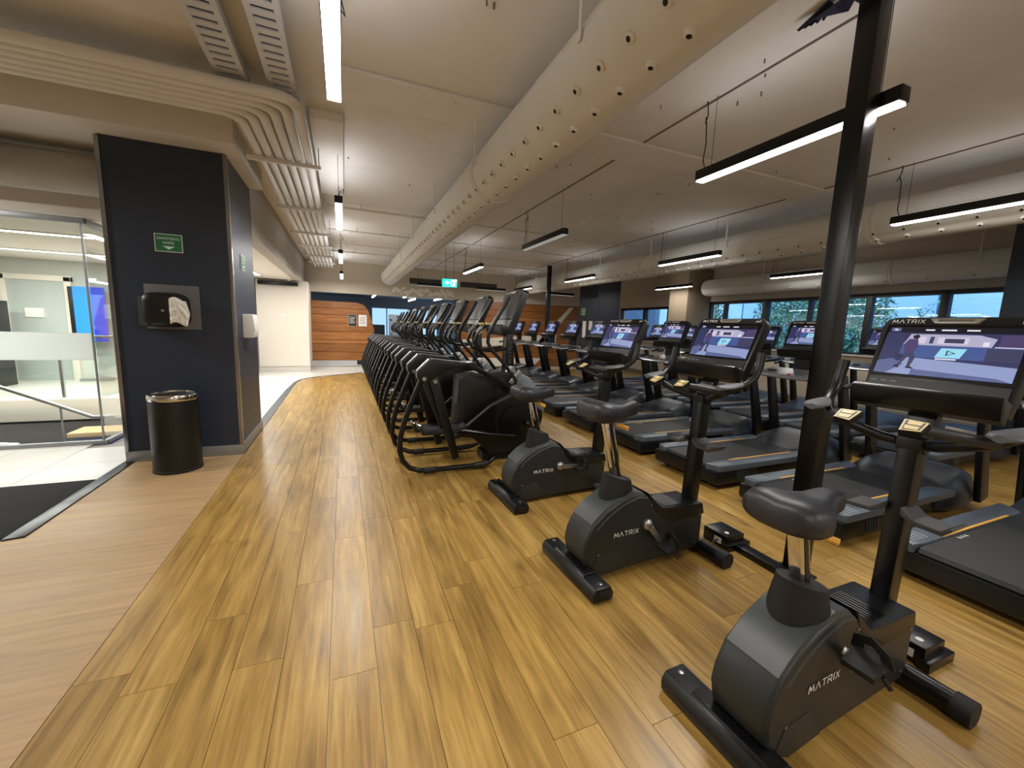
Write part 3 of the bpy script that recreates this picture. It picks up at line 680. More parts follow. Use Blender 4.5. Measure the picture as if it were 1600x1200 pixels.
# glass balustrade / partition
t = thing('glass_partition', 'full-height glass partition with frosted band around the stairwell', 'partition', (0, 0, 0))
for (a, b) in ((-4.62, -2.68), (-6.6, -4.64)):
    MB().box(a, b, 6.19, 6.202, .04, 1.00).box(a, b, 6.19, 6.202, 1.31, 2.52).build('glass_pane', GLP, t, smooth=False)
    MB().box(a, b, 6.19, 6.202, 1.00, 1.31).build('frosted_band', GLF, t, smooth=False)
MB().box(-2.662, -2.65, 6.2, 8.0, .04, 2.52).build('glass_pane', GLP, t, smooth=False)
MB().box(-6.6, -2.64, 6.17, 6.22, 0, .045).box(-2.68, -2.63, 6.2, 8.0, 0, .045).build('floor_channel', SKIRT, t, bevel=.004)
MB().box(-6.6, -2.64, 6.17, 6.22, 2.52, 2.58).box(-2.68, -2.63, 6.2, 8.0, 2.52, 2.58).build('head_channel', SKIRT, t, bevel=.004)
MB().box(-2.685, -2.67, 6.185, 6.207, .04, 2.52).build('joint', SKIRT, t); MB().box(-4.635, -4.625, 6.187, 6.205, .04, 2.52).build('joint', SKIRT, t)
# glass door panel near (along the threshold)
t = thing('handrail', 'brushed steel stair handrail sloping down inside the stairwell', 'handrail', (0, 0, 0))
MB().tube([(-2.78, 6.75, .22), (-3.0, 6.75, .22), (-4.6, 6.75, 1.02), (-5.2, 6.75, 1.3)], .022, 10).build('rail', SIL, t)
for xx, zz in ((-3.3, .37), (-4.1, .77)): MB().tube([(xx, 6.75, zz), (xx, 6.75, -1.05)], .012, 8).build('post', SIL, t)
t = thing('handrail', 'lower brushed steel handrail at the bottom left of the stairwell', 'handrail', (0, 0, 0))
MB().tube([(-3.55, 6.45, -.02), (-3.75, 6.45, .0), (-4.7, 6.45, .42)], .022, 10).build('rail', SIL, t); MB().tube([(-4.1, 6.45, .15), (-4.1, 6.45, -1.05)], .012, 8).build('post', SIL, t)
t = thing('stair_flight', 'pale stair flight dropping inside the glazed stairwell', 'stairs', (0, 0, 0))
for k in range(5):
    MB().box(-6.4 + .28*k, -6.1 + .28*k, 7.2, 8.4, -.20 - .2*k, -.04 - .2*k).build('step', mat('brown_tread', (104, 78, 58), .5), t, bevel=.004)
MB().prism([(-6.5, .05), (-6.5, -.4), (-5.3, -1.05), (-4.75, -1.05), (-4.95, -.85)], 7.14, 7.2, 'y').build('stringer', WALLW, t)
t = thing('bench', 'wooden topped bench with blue base at the foot of the stairwell', 'bench', (-3.85, 9.05, -1.05))
MB().box(-.42, .42, -.25, .25, .52, .60).build('bench_top', mat('pale_wood', (206, 172, 126), .5), t, bevel=.01); MB().box(-.38, .38, -.2, .2, 0, .52).build('base', mat('blue_base', (36, 52, 150), .5), t, bevel=.01)
# far landing balustrade
t = thing('glass_balustrade', 'low glass balustrade along the far side of the stairwell', 'balustrade', (0, 0, 0))
for k in range(4): MB().box(-6.6 + k*1.0, -5.62 + k*1.0, 9.62, 9.632, .05, 1.1).build('glass_pane', GLP, t, smooth=False)
MB().tube([(-6.6, 9.6, 1.12), (-2.65, 9.6, 1.12)], .024, 10).build('rail', SIL, t)
for k in range(5): MB().box(-6.63 + k*.99, -6.59 + k*.99, 9.60, 9.65, 0, 1.1).build('post', SIL, t)
# wall and door in lobby
lb = struct(MB().box(-8.5, -2.3, 12.4, 12.55, 0, 2.66).build('wall_lobby', mat('pale_green_grey_wall', (196, 200, 194), .8), smooth=False))
d = struct(MB().box(-6.75, -6.66, 12.3, 12.42, 0, 2.3).box(-5.72, -5.60, 12.3, 12.42, 0, 2.3).box(-6.75, -5.60, 12.3, 12.42, 2.2, 2.32).build('door_1', WALLW, bevel=.006))
MB().box(-6.66, -5.72, 12.34, 12.38, 0, 2.2).build('door_leaf', mat('grey_green_door', (176, 184, 180), .5), d); MB().tube([(-5.8, 12.3, 1.0), (-5.9, 12.3, 1.0)], .012, 8).build('door_handle', SIL, d)
t = thing('pull_up_banner', 'bright blue banner standing against the lobby wall', 'banner', (-5.25, 12.1, 0))
MB().box(-.24, .06, -.01, .01, .9, 2.1).build('banner_left', mat('azure', (20, 130, 230), .5), t); MB().box(.06, .30, -.01, .01, .9, 2.1).build('banner_right', mat('royal_blue', (52, 72, 214), .5), t)
MB().box(-.26, .32, -.06, .06, 0, .06).build('base', SIL, t); MB().tube([(0.02, .02, .05), (.02, .02, 2.12)], .01, 6).build('pole', SIL, t)
o = MB().box(-5.62, -5.50, 12.2, 12.4, .8, 2.1).build('dark_panel', BLK, bevel=.005); tag(o, 'narrow black panel between the lobby door and the blue banner', 'panel')
t = thing('alarm_box', 'small red and white box on the pale lobby wall', 'box', (-4.4, 12.39, 1.75))
MB().box(-.1, .1, -.06, 0, -.18, .18).build('box', PAPER, t, bevel=.004); MB().box(-.05, .05, -.066, -.055, -.02, .14).build('red_front', RED, t)
t = thing('vending_unit', 'black cabinet at the far left edge behind the glass', 'cabinet', (-7.2, 11.4, 0))
MB().box(-.85, .85, -.35, .35, 0, 1.72).build('body', BLK, t, bevel=.01); MB().box(-.7, .6, -.36, -.34, .9, 1.62).build('front_panel', mat('gloss_dark', (30, 32, 36), .15), t)
o = MB().box(-6.4, -6.1, 12.31, 12.34, 1.4, 1.6).build('door_notice', PAPER, smooth=False); tag(o, 'white notice on the pale lobby door', 'notice')
def lobby_lamp(x, yb, L, label, rz=0, z=2.64, power=LOBBY_W):
    t = thing('ceiling_lamp', label, 'lamp', (x, yb, z), rz, 'lobby ceiling lamps')
    MB().box(-.06, .06, -L/2, L/2, 0, .02).build('housing', PAPER, t); [MB().tube([(0, q*L*.4, .02), (0, q*L*.4, .3)], .004, 5).build('hanger', SIL, t) for q in (-1, 1) if z > 2.8]; MB().box(-.045, .045, -L/2+.02, L/2-.02, -.006, .001).build('diffuser', LAMP, t, smooth=False)
    ld = bpy.data.lights.new('lobby_lamp_light', 'AREA'); ld.shape = 'RECTANGLE'; ld.size = .09; ld.size_y = L; ld.energy = power; ld.color = (1, .98, .94)
    lo = bpy.data.objects.new('lamp_light', ld); COL.objects.link(lo); lo.parent = t; lo.location = (0, 0, -.01)
lobby_lamp(-4.6, 8.2, 2.4, 'long white lamp over the stairwell', PI/2)
lobby_lamp(-4.6, 10.6, 2.4, 'long white lamp over the far landing', PI/2)
lobby_lamp(-6.4, 9.4, 2.4, 'long white lamp at the far left of the lobby', PI/2)
lobby_lamp(-2.0, 8.6, 1.6, 'white lamp over the tiled corridor behind the column', 0, power=40)
lobby_lamp(-2.0, 11.6, 1.6, 'white lamp over the tiled corridor near the white wall', 0, power=40)
lobby_lamp(-4.6, 4.6, 1.6, 'added white lamp out of view over the tiled entrance', PI/2, z=2.9, power=90)  # lamp added out of view to brighten the header and entrance
# dark round ducts top left
for i, (pts, r) in enumerate((([(-6.5, 5.80, 2.95), (-3.6, 5.80, 2.95), (-3.0, 5.82, 2.95), (-2.6, 5.82, 2.95), (-2.15, 5.82, 2.95)], .20), ([(-6.5, 5.12, 3.0), (-3.6, 5.12, 3.0), (-3.3, 5.16, 3.0), (-3.12, 5.26, 3.02), (-3.05, 5.34, 3.0), (-3.03, 5.42, 2.99)], .17))):
    o = MB().tube(pts, r, 24).build('round_duct', mat('grey_duct', (170, 164, 154), .75), smooth=True); tag(o, ['thick grey round duct running into the column above the glass', 'grey round duct bending under the beam, nearer the camera'][i], 'duct')

#MACHINES
# ================================================================== MACHINES
# ---- display picture (flat print on a lit screen): u to the viewer's right, v up
SCR = [emit('screen_%d' % k, c, .72) for k, c in enumerate((
    (48, 52, 92), (14, 13, 26), (226, 226, 236), (176, 172, 200), (58, 60, 92), (66, 86, 144), (142, 154, 196), (88, 98, 144), (150, 216, 238), (30, 44, 74), (74, 62, 104), (26, 24, 44), (210, 200, 222)))]
def screen_mesh(wd, ht, name='screen'):
    mb = MB(); lay = [0]
    def poly(pts, mi):
        lay[0] += 1; x = -.0004 * lay[0] * .35 - .001
        mb.add([(x, (.5 - u) * wd, (v - .5) * ht) for u, v in pts], [list(range(len(pts)))], mi)
    def rect(u0, v0, u1, v1, mi): poly([(u0, v0), (u1, v0), (u1, v1), (u0, v1)], mi)
    rect(0, 0, 1, 1, 0); rect(0, .88, 1, 1, 1)
    rect(.02, .90, .10, .98, 7); rect(.045, .925, .075, .955, 2)
    for a, b in ((.30, .37), (.42, .53), (.60, .69)): rect(a, .925, b, .955, 2)
    poly([(.16, .62), (.20, .85), (.70, .85), (.82, .78), (.80, .62)], 3); poly([(.26, .66), (.26, .80), (.33, .80), (.33, .66)], 12)
    rect(.42, .66, .64, .79, 12); rect(.47, .68, .61, .77, 4); rect(.36, .66, .39, .80, 4); rect(.74, .64, .78, .72, 2)
    rect(.84, .62, 1, .86, 10); rect(.82, .615, 1, .635, 2); rect(0, .36, 1, .62, 5); rect(.78, .36, 1, .60, 4); rect(0, .30, .16, .86, 0)
    poly([(.06, 0), (.22, .36), (1, .27), (1, 0)], 6); poly([(.0, 0), (.0, .25), (.12, .32), (.22, .2), (.1, 0)], 7); poly([(.3, .12), (.9, .06), (1, .0), (.3, 0)], 7)
    poly([(.12, .42), (.30, .40), (.24, .36), (.14, .36)], 9)
    # walking figure
    poly([(.20, .46), (.17, .62), (.20, .74), (.27, .74), (.29, .60), (.27, .46)], 10); poly([(.23, .75), (.22, .81), (.26, .84), (.28, .79), (.265, .74)], 11)
    poly([(.20, .46), (.27, .46), (.30, .36), (.28, .16), (.255, .16), (.255, .34), (.235, .36), (.19, .16), (.165, .17), (.20, .34)], 4)
    poly([(.25, .16), (.285, .17), (.32, .12), (.25, .13)], 11); poly([(.155, .18), (.19, .17), (.20, .12), (.15, .14)], 11)
    poly([(.44, .38), (.62, .38), (.65, .57), (.47, .57)], 8); poly([(.515, .42), (.515, .53), (.585, .475)], 9); poly([(.526, .44), (.526, .51), (.568, .475)], 8); rect(.45, .34, .60, .365, 2)
    me = mb.build(name, SCR, smooth=False); d = me.data; bpy.data.objects.remove(me)
    return d
SCREENS = {}
def console(parent, wd, ht, loc, tilt, big, ledge=True, on=True):
    """console panel facing -X, top leaning away; returns the part"""
    n = 8; pts = []
    rc = .05
    def corner(cy, cz, a0):
        return [(cy + rc*math.cos(a0 + PI/2*k/4), cz + rc*math.sin(a0 + PI/2*k/4)) for k in range(5)]
    W, H = wd/2, ht/2
    pts = corner(W-rc, H-rc, 0) + corner(-W+rc, H-rc, PI/2) + [(-W+.02, -H), (W-.02, -H)]
    c = MB().prism(pts, -.005, .065, 'x').build('console', BLK, parent, bevel=.01 if big else 0, loc=loc, rot=(0, tilt, 0))
    sw, sh = wd*.86, ht*.56; key = (round(sw, 3), round(sh, 3))
    MB().box(-.008, -.004, -sw/2-.012, sw/2+.012, -sh/2-.012 + ht*.09, sh/2+.012 + ht*.09).build('bezel', mat('gloss_bezel', (6, 6, 8), .12), c, smooth=False)
    if not on:
        MB().box(-.0095, -.0075, -sw/2, sw/2, -sh/2 + ht*.09, sh/2 + ht*.09).build('screen', mat('idle_screen', (26, 27, 30), .3, spec=.25), c, smooth=False)
    elif key not in SCREENS: SCREENS[key] = screen_mesh(sw, sh)
    if on:
      s = bpy.data.objects.new('screen', SCREENS[key]); COL.objects.link(s); s.parent = c; s.location = (-.0085, 0, ht*.09)
    MB().prism([(-wd*.17, ht*.47), (wd*.17, ht*.47), (wd*.13, ht*.41), (-wd*.13, ht*.41)], -.016, 0, 'x').build('speaker_bar', mat('speaker_silver', (150, 146, 136), .4, .4), c, bevel=.003)
    if big: MB().box(-.018, -.012, -wd*.11, wd*.11, ht*.43, ht*.455).build('speaker_slot', mat('speaker_slot', (90, 88, 80), .5), c, smooth=False)
    wm = wordmark(.017 if big else .018); o = wm.build('brand_lettering', BTNW, c, smooth=False, loc=(-.0085, wd*.31, ht*.44), rot=(PI/2, 0, -PI/2))
    o = place_text('perf', .020, BTNW, c, (-.0085, -wd*.40, ht*.44), (PI/2, 0, -PI/2), 'model_lettering') if big else None
    # control strip
    MB().box(-.012, -.004, -wd*.44, wd*.44, -ht*.38, -ht*.24).build('control_panel', mat('control_grey', (38, 40, 44), .35), c, smooth=False)
    if big:
        z0 = -ht*.36
        MB().tube([(-.0125, wd*.46, z0), (-.0125, wd*.25, z0), (-.0125, wd*.22, z0-.018), (-.0125, -wd*.12, z0-.018), (-.0125, -wd*.16, z0), (-.0125, -wd*.44, z0)], .0012, 4).build('trim_line', BTNW, c)
        for k in range(3): MB().box(-.0135, -.0115, wd*(.40-.07*k)-.012, wd*(.40-.07*k)+.012, -ht*.29, -ht*.275).build('key', mat('key_grey', (120, 122, 126), .5), c, smooth=False)
        place_text('START', .014, mat('dim_print', (84, 86, 90), .5), c, (-.0128, wd*.02, -ht*.31), (PI/2, 0, -PI/2), 'key_lettering')
    if ledge:
        MB().prism([(-.11, -ht*.44), (-.10, -ht*.40), (.0, -ht*.38), (.0, -ht*.60), (-.06, -ht*.60)], -wd*.47, wd*.47, 'y').build('reading_ledge', BLKM, c, bevel=.008)
    return c

# ---- upright bikes -------------------------------------------------
def make_bike(loc, rz, seat_dz, crank, label):
    t = thing('upright_bike', label, 'exercise bike', loc, rz, 'upright exercise bikes')
    # rear stabiliser
    s = MB().prism([(-.035, .012), (.10, .012), (.105, .055), (.085, .098), (-.02, .098), (-.04, .06)], -.30, .30, 'y').build('rear_stabilizer', BLK, t, bevel=.012)
    MB().prism([(-.02, .095), (.085, .095), (.07, .112), (-.005, .112)], -.17, .17, 'y').build('stabilizer_cover', BLKM, s, bevel=.008)
    for q in (-1, 1):
        MB().lathe([(.012, .098), (.012, .102), (.006, .104)], (.035, q*.26, 0), 10).build('cap_screw', SIL, s)
        MB().lathe([(.025, 0), (.025, .014)], (.035, q*.25, 0), 12).build('foot', RUB, s); MB().box(-.005, .07, q*.30-.004 if q < 0 else .296, q*.30+.004 if q < 0 else .304, .03, .075).build('end_cap', RUB, s, bevel=.006)
    # shroud
    prof = [(.10, .03), (1.015, .045), (1.015, .30), (.995, .37), (.70, .385), (.62, .40), (.47, .52), (.38, .535), (.27, .505), (.17, .455), (.07, .37), (.025, .28), (.012, .21), (.03, .13), (.07, .08)]
    cyx, czx = .5, .27
    rings = []
    for yq, sc in ((-.115, .94), (-.10, 1.0), (.10, 1.0), (.115, .94)):
        rings.append([(cyx + (px-cyx)*(1-(1-sc)*.35), yq, czx + (pz-czx)*sc) for px, pz in prof])
    b = MB().loft(rings).build('shroud', SHR, t, bevel=.01)
    arc = [(.072, .372), (.12, .418), (.172, .458), (.272, .508), (.38, .538), (.465, .522)]
    vs = []; fs = []
    for i, (px, pz) in enumerate(arc):
        wv = .10
        vs += [(px-.004, -wv, pz+.005), (px-.004, wv, pz+.005), (px+.03, -.119, pz-.035), (px+.03, .119, pz-.035)]
        if i: a = 4*(i-1); c = 4*i; fs += [(a, c, c+1, a+1), (a+2, c+2, c, a), (a+1, c+1, c+3, a+3)]
    MB().add(vs, fs).build('rear_cover', SHR2, b, angle=25)
    MB().prism([(.49, .525), (.62, .405), (.70, .392), (1.0, .377), (1.022, .30), (.96, .285), (.72, .29), (.62, .33), (.55, .40)], -.118, .118, 'y').build('front_deck', BLK, b, bevel=.008)
    for k in range(6): MB().box(.70+.02*k, .71+.02*k, -.085, .085, .386, .394).build('deck_rib', BLKM, b)
    for px, pz in ((.52, .44), (.98, .30), (.95, .10), (.12, .18)): MB().lathe([(.006, -.1205), (.006, -.118)], (px, 0, pz), 8, 'y').build('screw', SIL, b)
    MB().prism([(.12, .17), (.26, .185), (.36, .05), (.16, .035), (.08, .09)], -.1185, -.112, 'y').build('kick_panel', mat('shroud_lower', (38, 40, 39), .5), b, bevel=.002)
    for q in (-1, 1):
        wm = wordmark(.028, .0055); wm.build('brand_lettering', BTNW, b, smooth=False, loc=(.335, q*.1195, .285), rot=(PI/2, 0, 0 if q < 0 else PI))
    MB().prism([(-.01, .085), (.22, .05), (1.0, .03), (1.0, .015), (.05, .02)], -.06, .06, 'y').build('main_frame', BLKM, t)
    # boot and seat
    rings = []
    for z, rx, ry, xo in ((.455, .122, .105, .325), (.52, .113, .10, .325), (.60, .098, .086, .325), (.622, .094, .082, .322), (.627, .078, .064, .32)):
        rings.append([(xo + rx*math.cos(2*PI*k/28), ry*math.sin(2*PI*k/28), z - (.02*math.cos(2*PI*k/28) if z < .5 else .025*math.cos(2*PI*k/28))) for k in range(28)])
    MB().loft(rings).build('seat_boot', RUB, t)
    p0 = Vector((.318, 0, .60)); zt = 1.0 + seat_dz; p1 = Vector((.318 - .27*(zt-.60), 0, zt))
    sp = MB().bar(p0, p1, .045, .062).build('seat_post', CHR, t, bevel=.004)
    for q in (-1, 1): MB().bar(p0 + Vector((.008, q*.0235, 0)), p1 + Vector((.008, q*.0235, 0)), .002, .022).build('post_scale', BLK, sp, smooth=False)
    MB().box(p1.x-.05, p1.x+.12, -.035, .035, zt-.03, zt+.01).build('seat_clamp', BLK, t, bevel=.008)
    MB().tube([(p1.x+.06, -.03, zt-.04), (p1.x+.10, -.09, zt-.055)], .014, 8).build('adjust_lever', YEL, t)
    # saddle: rear at x -.20, nose +.22 about p1.x+.03
    st = [(-.20, .085, .06, .015), (-.185, .128, .095, .018), (-.13, .146, .115, .016), (-.06, .138, .112, .004), (.0, .110, .10, -.004), (.06, .076, .088, 0.0), (.13, .053, .08, .014), (.19, .046, .07, .016), (.215, .028, .045, .008)]
    rings = []
    for dx, hw, hh, dz in st:
        ring = []
        for k in range(20):
            a = 2*PI*k/20; yy_ = hw*math.copysign(abs(math.cos(a))**.75, math.cos(a)); zz = math.sin(a)
            zz = (zz**.8*hh*.55) if zz > 0 else -(abs(zz)**.6)*hh*(.65 if dx < .05 else .75)
            if a < PI and abs(yy_) < hw*.6 and dx < .1: zz -= .012*(1-abs(yy_)/(hw*.6))
            ring.append((p1.x + .03 + dx*.95, yy_*.96, zt + .045 + dz + zz))
        rings.append(ring)
    MB().loft(rings).build('saddle', VIN, t, angle=70)
    # cranks and pedals
    cxk, czk = .495, .315
    for q, a in ((-1, crank), (1, crank + PI)):
        ax = Vector((cxk, q*.12, czk)); d = Vector((math.cos(a), 0, math.sin(a)))
        c = MB().lathe([(.036, 0), (.036, q*.022), (.018, q*.034), (.01, q*.036)], (cxk, q*.114, czk), 18, 'y').bar(ax + Vector((0, q*.018, 0)), ax + d*.17 + Vector((0, q*.03, 0)), .016, .044, .016, .03).build('crank_arm', SIL, t, bevel=.004)
        e = ax + d*.17 + Vector((0, q*.04, 0))
        pd = MB().box(-.05, .055, min(q*.0, q*.10), max(q*.0, q*.10), -.014, .014).build('pedal', RUB, t, bevel=.006, loc=e, rot=(0, -.3 if q < 0 else .2, 0))
        pts = [(.03*math.cos(k*PI/8) * 1.6, q*.055, .055*math.sin(k*PI/8)) for k in range(9)]
        MB().tube([(.045, q*.005, .0), (.05, q*.01, .045), (.045, q*.05, .07), (.04, q*.09, .045), (.04, q*.10, 0)], .006, 6, rx=.022).build('toe_strap', RUB, pd)
        MB().tube([(.0, q*.10, -.01), (.005, q*.12, -.05)], .009, 6).build('strap_end', RUB, pd)
    # front foot
    f = MB().tube([(1.02, -.30, .055), (1.02, .30, .055)], .05, 12).build('front_stabilizer', BLKM, t)
    for q in (-1, 1): MB().tube([(1.02, q*.27, .055), (1.02, q*.335, .055)], .057, 12).build('transport_wheel', RUB, f)
    # mast
    MB().bar((1.0, 0, .34), (1.035, 0, 1.12), .075, .095).build('mast', BLKM, t, bevel=.012)
    # tray
    for q in (-1, 1):
        MB().prism([(q*.03, .80), (q*.07, .77), (q*.17, .765), (q*.20, .80), (q*.19, .81), (q*.165, .785), (q*.075, .79), (q*.03, .83)], .93, 1.07, 'x').build('bottle_tray', mat('tray_grey', (52, 52, 52), .5), t, bevel=.004)
    # handlebar
    h = MB().tube([(1.035, -.05, 1.10), (1.035, .05, 1.10)], .04, 14).bar((1.03, 0, 1.07), (1.03, 0, 1.13), .09, .09).build('handlebar_clamp', BLK, t, bevel=.008)
    for q in (-1, 1):
        MB().tube([(1.03, q*.04, 1.10), (.98, q*.10, 1.115), (.93, q*.19, 1.15), (.90, q*.27, 1.185), (.93, q*.31, 1.215), (1.0, q*.335, 1.245), (1.06, q*.345, 1.29), (1.09, q*.345, 1.36), (1.105, q*.34, 1.44)], [.022, .022, .022, .022, .022, .021, .022, .024, .024], 12).build('bullhorn_bar', BLK, h)
        MB().tube([(.73, q*.11, 1.215), (.79, q*.165, 1.205), (.85, q*.23, 1.192), (.90, q*.275, 1.185)], [.018, .023, .023, .021], 12).build('grip', VIN, h)
        pm = MB()
        pm.prism([(-.052, q*-.038), (.045, q*-.052), (.040, q*.045), (-.040, q*.042)], -.022, .012, 'z', 0)
        def lay(k, z, mi): pm.prism([(-.052*k, q*-.038*k), (.045*k, q*-.052*k), (.040*k, q*.045*k), (-.040*k, q*.042*k)], .011, z, 'z', mi)
        lay(.93, .0145, 1); lay(.76, .0155, 0)
        for u in (0, 1):
            x0 = -.034 + .036*u; pm.prism([(x0, q*-.024), (x0+.029, q*-.029), (x0+.027, q*.026), (x0+.002, q*.025)], .011, .017, 'z', 1)
        pm.v = [(a*.8, b*.8, c*.8) for a, b, c in pm.v]; pm.build('button_pod', [BLK, BTN], h, smooth=False, loc=(.70, q*.11, 1.222), rot=(0, -.5, 0))
        MB().bar((.79, q*.165, 1.2305), (.85, q*.23, 1.2175), .014, .002, up=(0, 0, 1)).build('pulse_sensor', SIL, h)
        rings = []
        for s_, wv in ((-.085, .02), (-.07, .042), (-.02, .055), (.04, .045), (.085, .026)):
            rings.append([(.875 + s_*.95, q*(.315 + s_*.15) + wv*math.cos(2*PI*k/14), 1.232 + s_*.12 + .014*math.sin(2*PI*k/14)) for k in range(14)])
        MB().loft(rings).build('elbow_pad', mat('pad_grey', (82, 84, 88), .5), h)
    MB().bar((1.04, 0, 1.12), (1.21, 0, 1.44), .10, .05).build('console_bracket', BLK, t, bevel=.006)
    console(t, .52, .43, (1.165, 0, 1.465), math.radians(24), True)
    return t
make_bike((1.29, .885, 0), math.radians(2.5), -.125, math.radians(140), 'nearest upright exercise bike, large at the lower right')
make_bike((1.29, 2.04, 0), math.radians(2.5), .01, math.radians(-52), 'middle upright exercise bike of the three')
make_bike((1.29, 3.20, 0), math.radians(2.5), -.075, math.radians(-3), 'farthest upright exercise bike, beside the first cross trainer')
# floor power boxes and trunking
for i, (bx, by) in enumerate(((2.60, .93), (2.60, 2.02))):
    t = thing('floor_power_box', ['black floor power box in front of the nearest bike', 'black floor power box in front of the middle bike'][i], 'power box', (bx, by, .006), 0, 'floor power boxes')
    MB().box(-.09, .09, -.10, .10, 0, .10).build('box', BLKM, t, bevel=.006); MB().box(-.11, .12, -.13, -.08, 0, .05).build('foot', BLKM, t, bevel=.004)
    MB().lathe([(.016, .10), (.016, .102)], (-.03, -.05, 0), 10).build('sticker', BTNW, t, smooth=False); MB().box(-.094, -.089, -.06, .0, .03, .07).build('socket', BTNW, t)
    MB().tube([(-.09, -.03, .05), (-.16, -.05, .06), (-.22, -.10, .02), (-.26, -.02, .03), (-.30, .0, .06)], .007, 6).build('lead', CABLE, t)
o = MB().box(2.57, 2.665, 1.04, 1.91, .006, .05).build('cable_trunking', BLKM, bevel=.006); tag(o, 'black floor cable trunking linking the power boxes past the near pole', 'trunking')

# ---- treadmills ----------------------------------------------------
def make_treadmill():
    t = thing('treadmill', 'x', 'treadmill', (0, 0, 0), 0, 'treadmills')
    MB().box(.06, 2.1, -.36, .36, .05, .185).build('deck_frame', BLKM, t, bevel=.01)
    MB().prism([(0.0, .08), (.02, .05), (.55, .05), (.60, .12), (.60, .19), (.0, .19)], -.425, .425, 'y').build('rear_frame', BLK, t, bevel=.012)
    MB().prism([(.02, .20), (.035, .226), (.06, .232), (1.6, .232), (1.6, .19), (.05, .17)], -.27, .27, 'y').build('belt', BELT, t)
    for q in (-1, 1):
        pts = [(.0, q*.29), (.03, q*.40), (.06, q*.425), (1.62, q*.425), (1.55, q*.275), (.12, q*.275)]
        r = MB().prism(pts, .186, .246, 'z').build('side_rail', RAIL, t, bevel=.008)
        MB().box(.34, 1.30, min(q*.276, q*.292), max(q*.276, q*.292), .244, .2485).build('safety_stripe', YEL, r, smooth=False)
        for k in range(4): MB().box(.08+.045*k, .092+.045*k, min(q*.31, q*.40), max(q*.31, q*.40), .2455, .249).build('grip_line', mat('pale_grip', (150, 158, 164), .5), r, smooth=False)
        for k in range(5): MB().box(.30+.035*k, .312+.035*k, min(q*.425, q*.431), max(q*.425, q*.431), .08, .17).build('side_vent', mat('vent_grey', (52, 56, 60), .5), r, smooth=False)
        for k in range(3): MB().prism([(.46+.045*k, q*.255), (.475+.045*k, q*.255), (.485+.045*k, q*.235), (.47+.045*k, q*.235)], .232, .2335, 'z').build('belt_mark', BTNW, r, smooth=False)
        MB().lathe([(.03, 0), (.03, .05)], (.12, q*.32, 0), 10).build('foot', RUB, t)
    # hood
    rings = []
    for x, hw, zt in ((1.42, .30, .236), (1.50, .40, .252), (1.64, .43, .285), (1.80, .43, .33), (1.94, .42, .365), (2.02, .40, .37), (2.17, .38, .33), (2.24, .35, .20)):
        ring = []
        for k in range(13):
            u = -1 + 2*k/12; e = (1 - abs(u)**7)
            ring.append((x, u*hw, .13 + (zt - .13)*max(e, 0.02)**.6))
        ring += [(x, hw*.98, .06), (x, -hw*.98, .06)]
        rings.append(ring)
    MB().loft(rings).build('motor_cover', HOOD, t, angle=60)
    for q in (-1, 1):
        u = MB().bar((2.10, q*.43, .10), (1.82, q*.42, 1.12), .055, .15, .05, .11).build('upright', BLKM, t, bevel=.012)
        MB().tube([(1.84, q*.42, 1.06), (1.70, q*.42, 1.08), (1.42, q*.41, 1.06), (1.33, q*.40, 1.04)], [.03, .027, .025, .022], 10).build('handrail', BLK, t)
    tr = MB().prism([(1.50, 1.05), (1.86, 1.07), (1.88, 1.13), (1.84, 1.15), (1.52, 1.085)], -.40, .40, 'y').build('console_shelf', mat('shelf_grey', (96, 98, 102), .28), t, bevel=.008)
    for q in (-1, 1): MB().lathe([(.05, 1.10), (.05, 1.135), (.042, 1.135), (.04, 1.10)], (1.66, q*.29, -.01), 14).build('cup_holder', BLK, tr)
    MB().tube([(1.50, -.37, 1.07), (1.47, -.2, 1.06), (1.47, .2, 1.06), (1.50, .37, 1.07)], .018, 8).build('front_grip', SIL, tr)
    MB().lathe([(.02, 1.075), (.02, 1.10), (.01, 1.105)], (1.54, .0, 0), 12).build('stop_button', RED, tr)
    MB().bar((1.86, 0, 1.08), (1.86, 0, 1.40), .30, .05).build('console_neck', BLK, t, bevel=.01)
    console(t, .56, .44, (1.82, 0, 1.53), math.radians(20), False, ledge=True)
    return t
tm = make_treadmill()
for k in range(11):
    o = tm if k == 0 else copy_tree(tm)
    o.location = (3.36, .97 + 1.11*k, .006)
    o['label'] = ['nearest treadmill, cut off by the right edge of the photo', 'black treadmill behind the nearest bike, second from the right edge'][k] if k < 2 else 'black treadmill, %s of the front treadmill row counting from the right edge' % ORD[k]
    o['group'] = 'front treadmill row'
for k in range(7):
    o = copy_tree(tm); o.location = (6.2, 2.70 + 1.04*k, .006)
    o['label'] = 'black treadmill, %s of the rear row by the windows counting from the right' % ORD[k]; o['group'] = 'rear treadmill row'

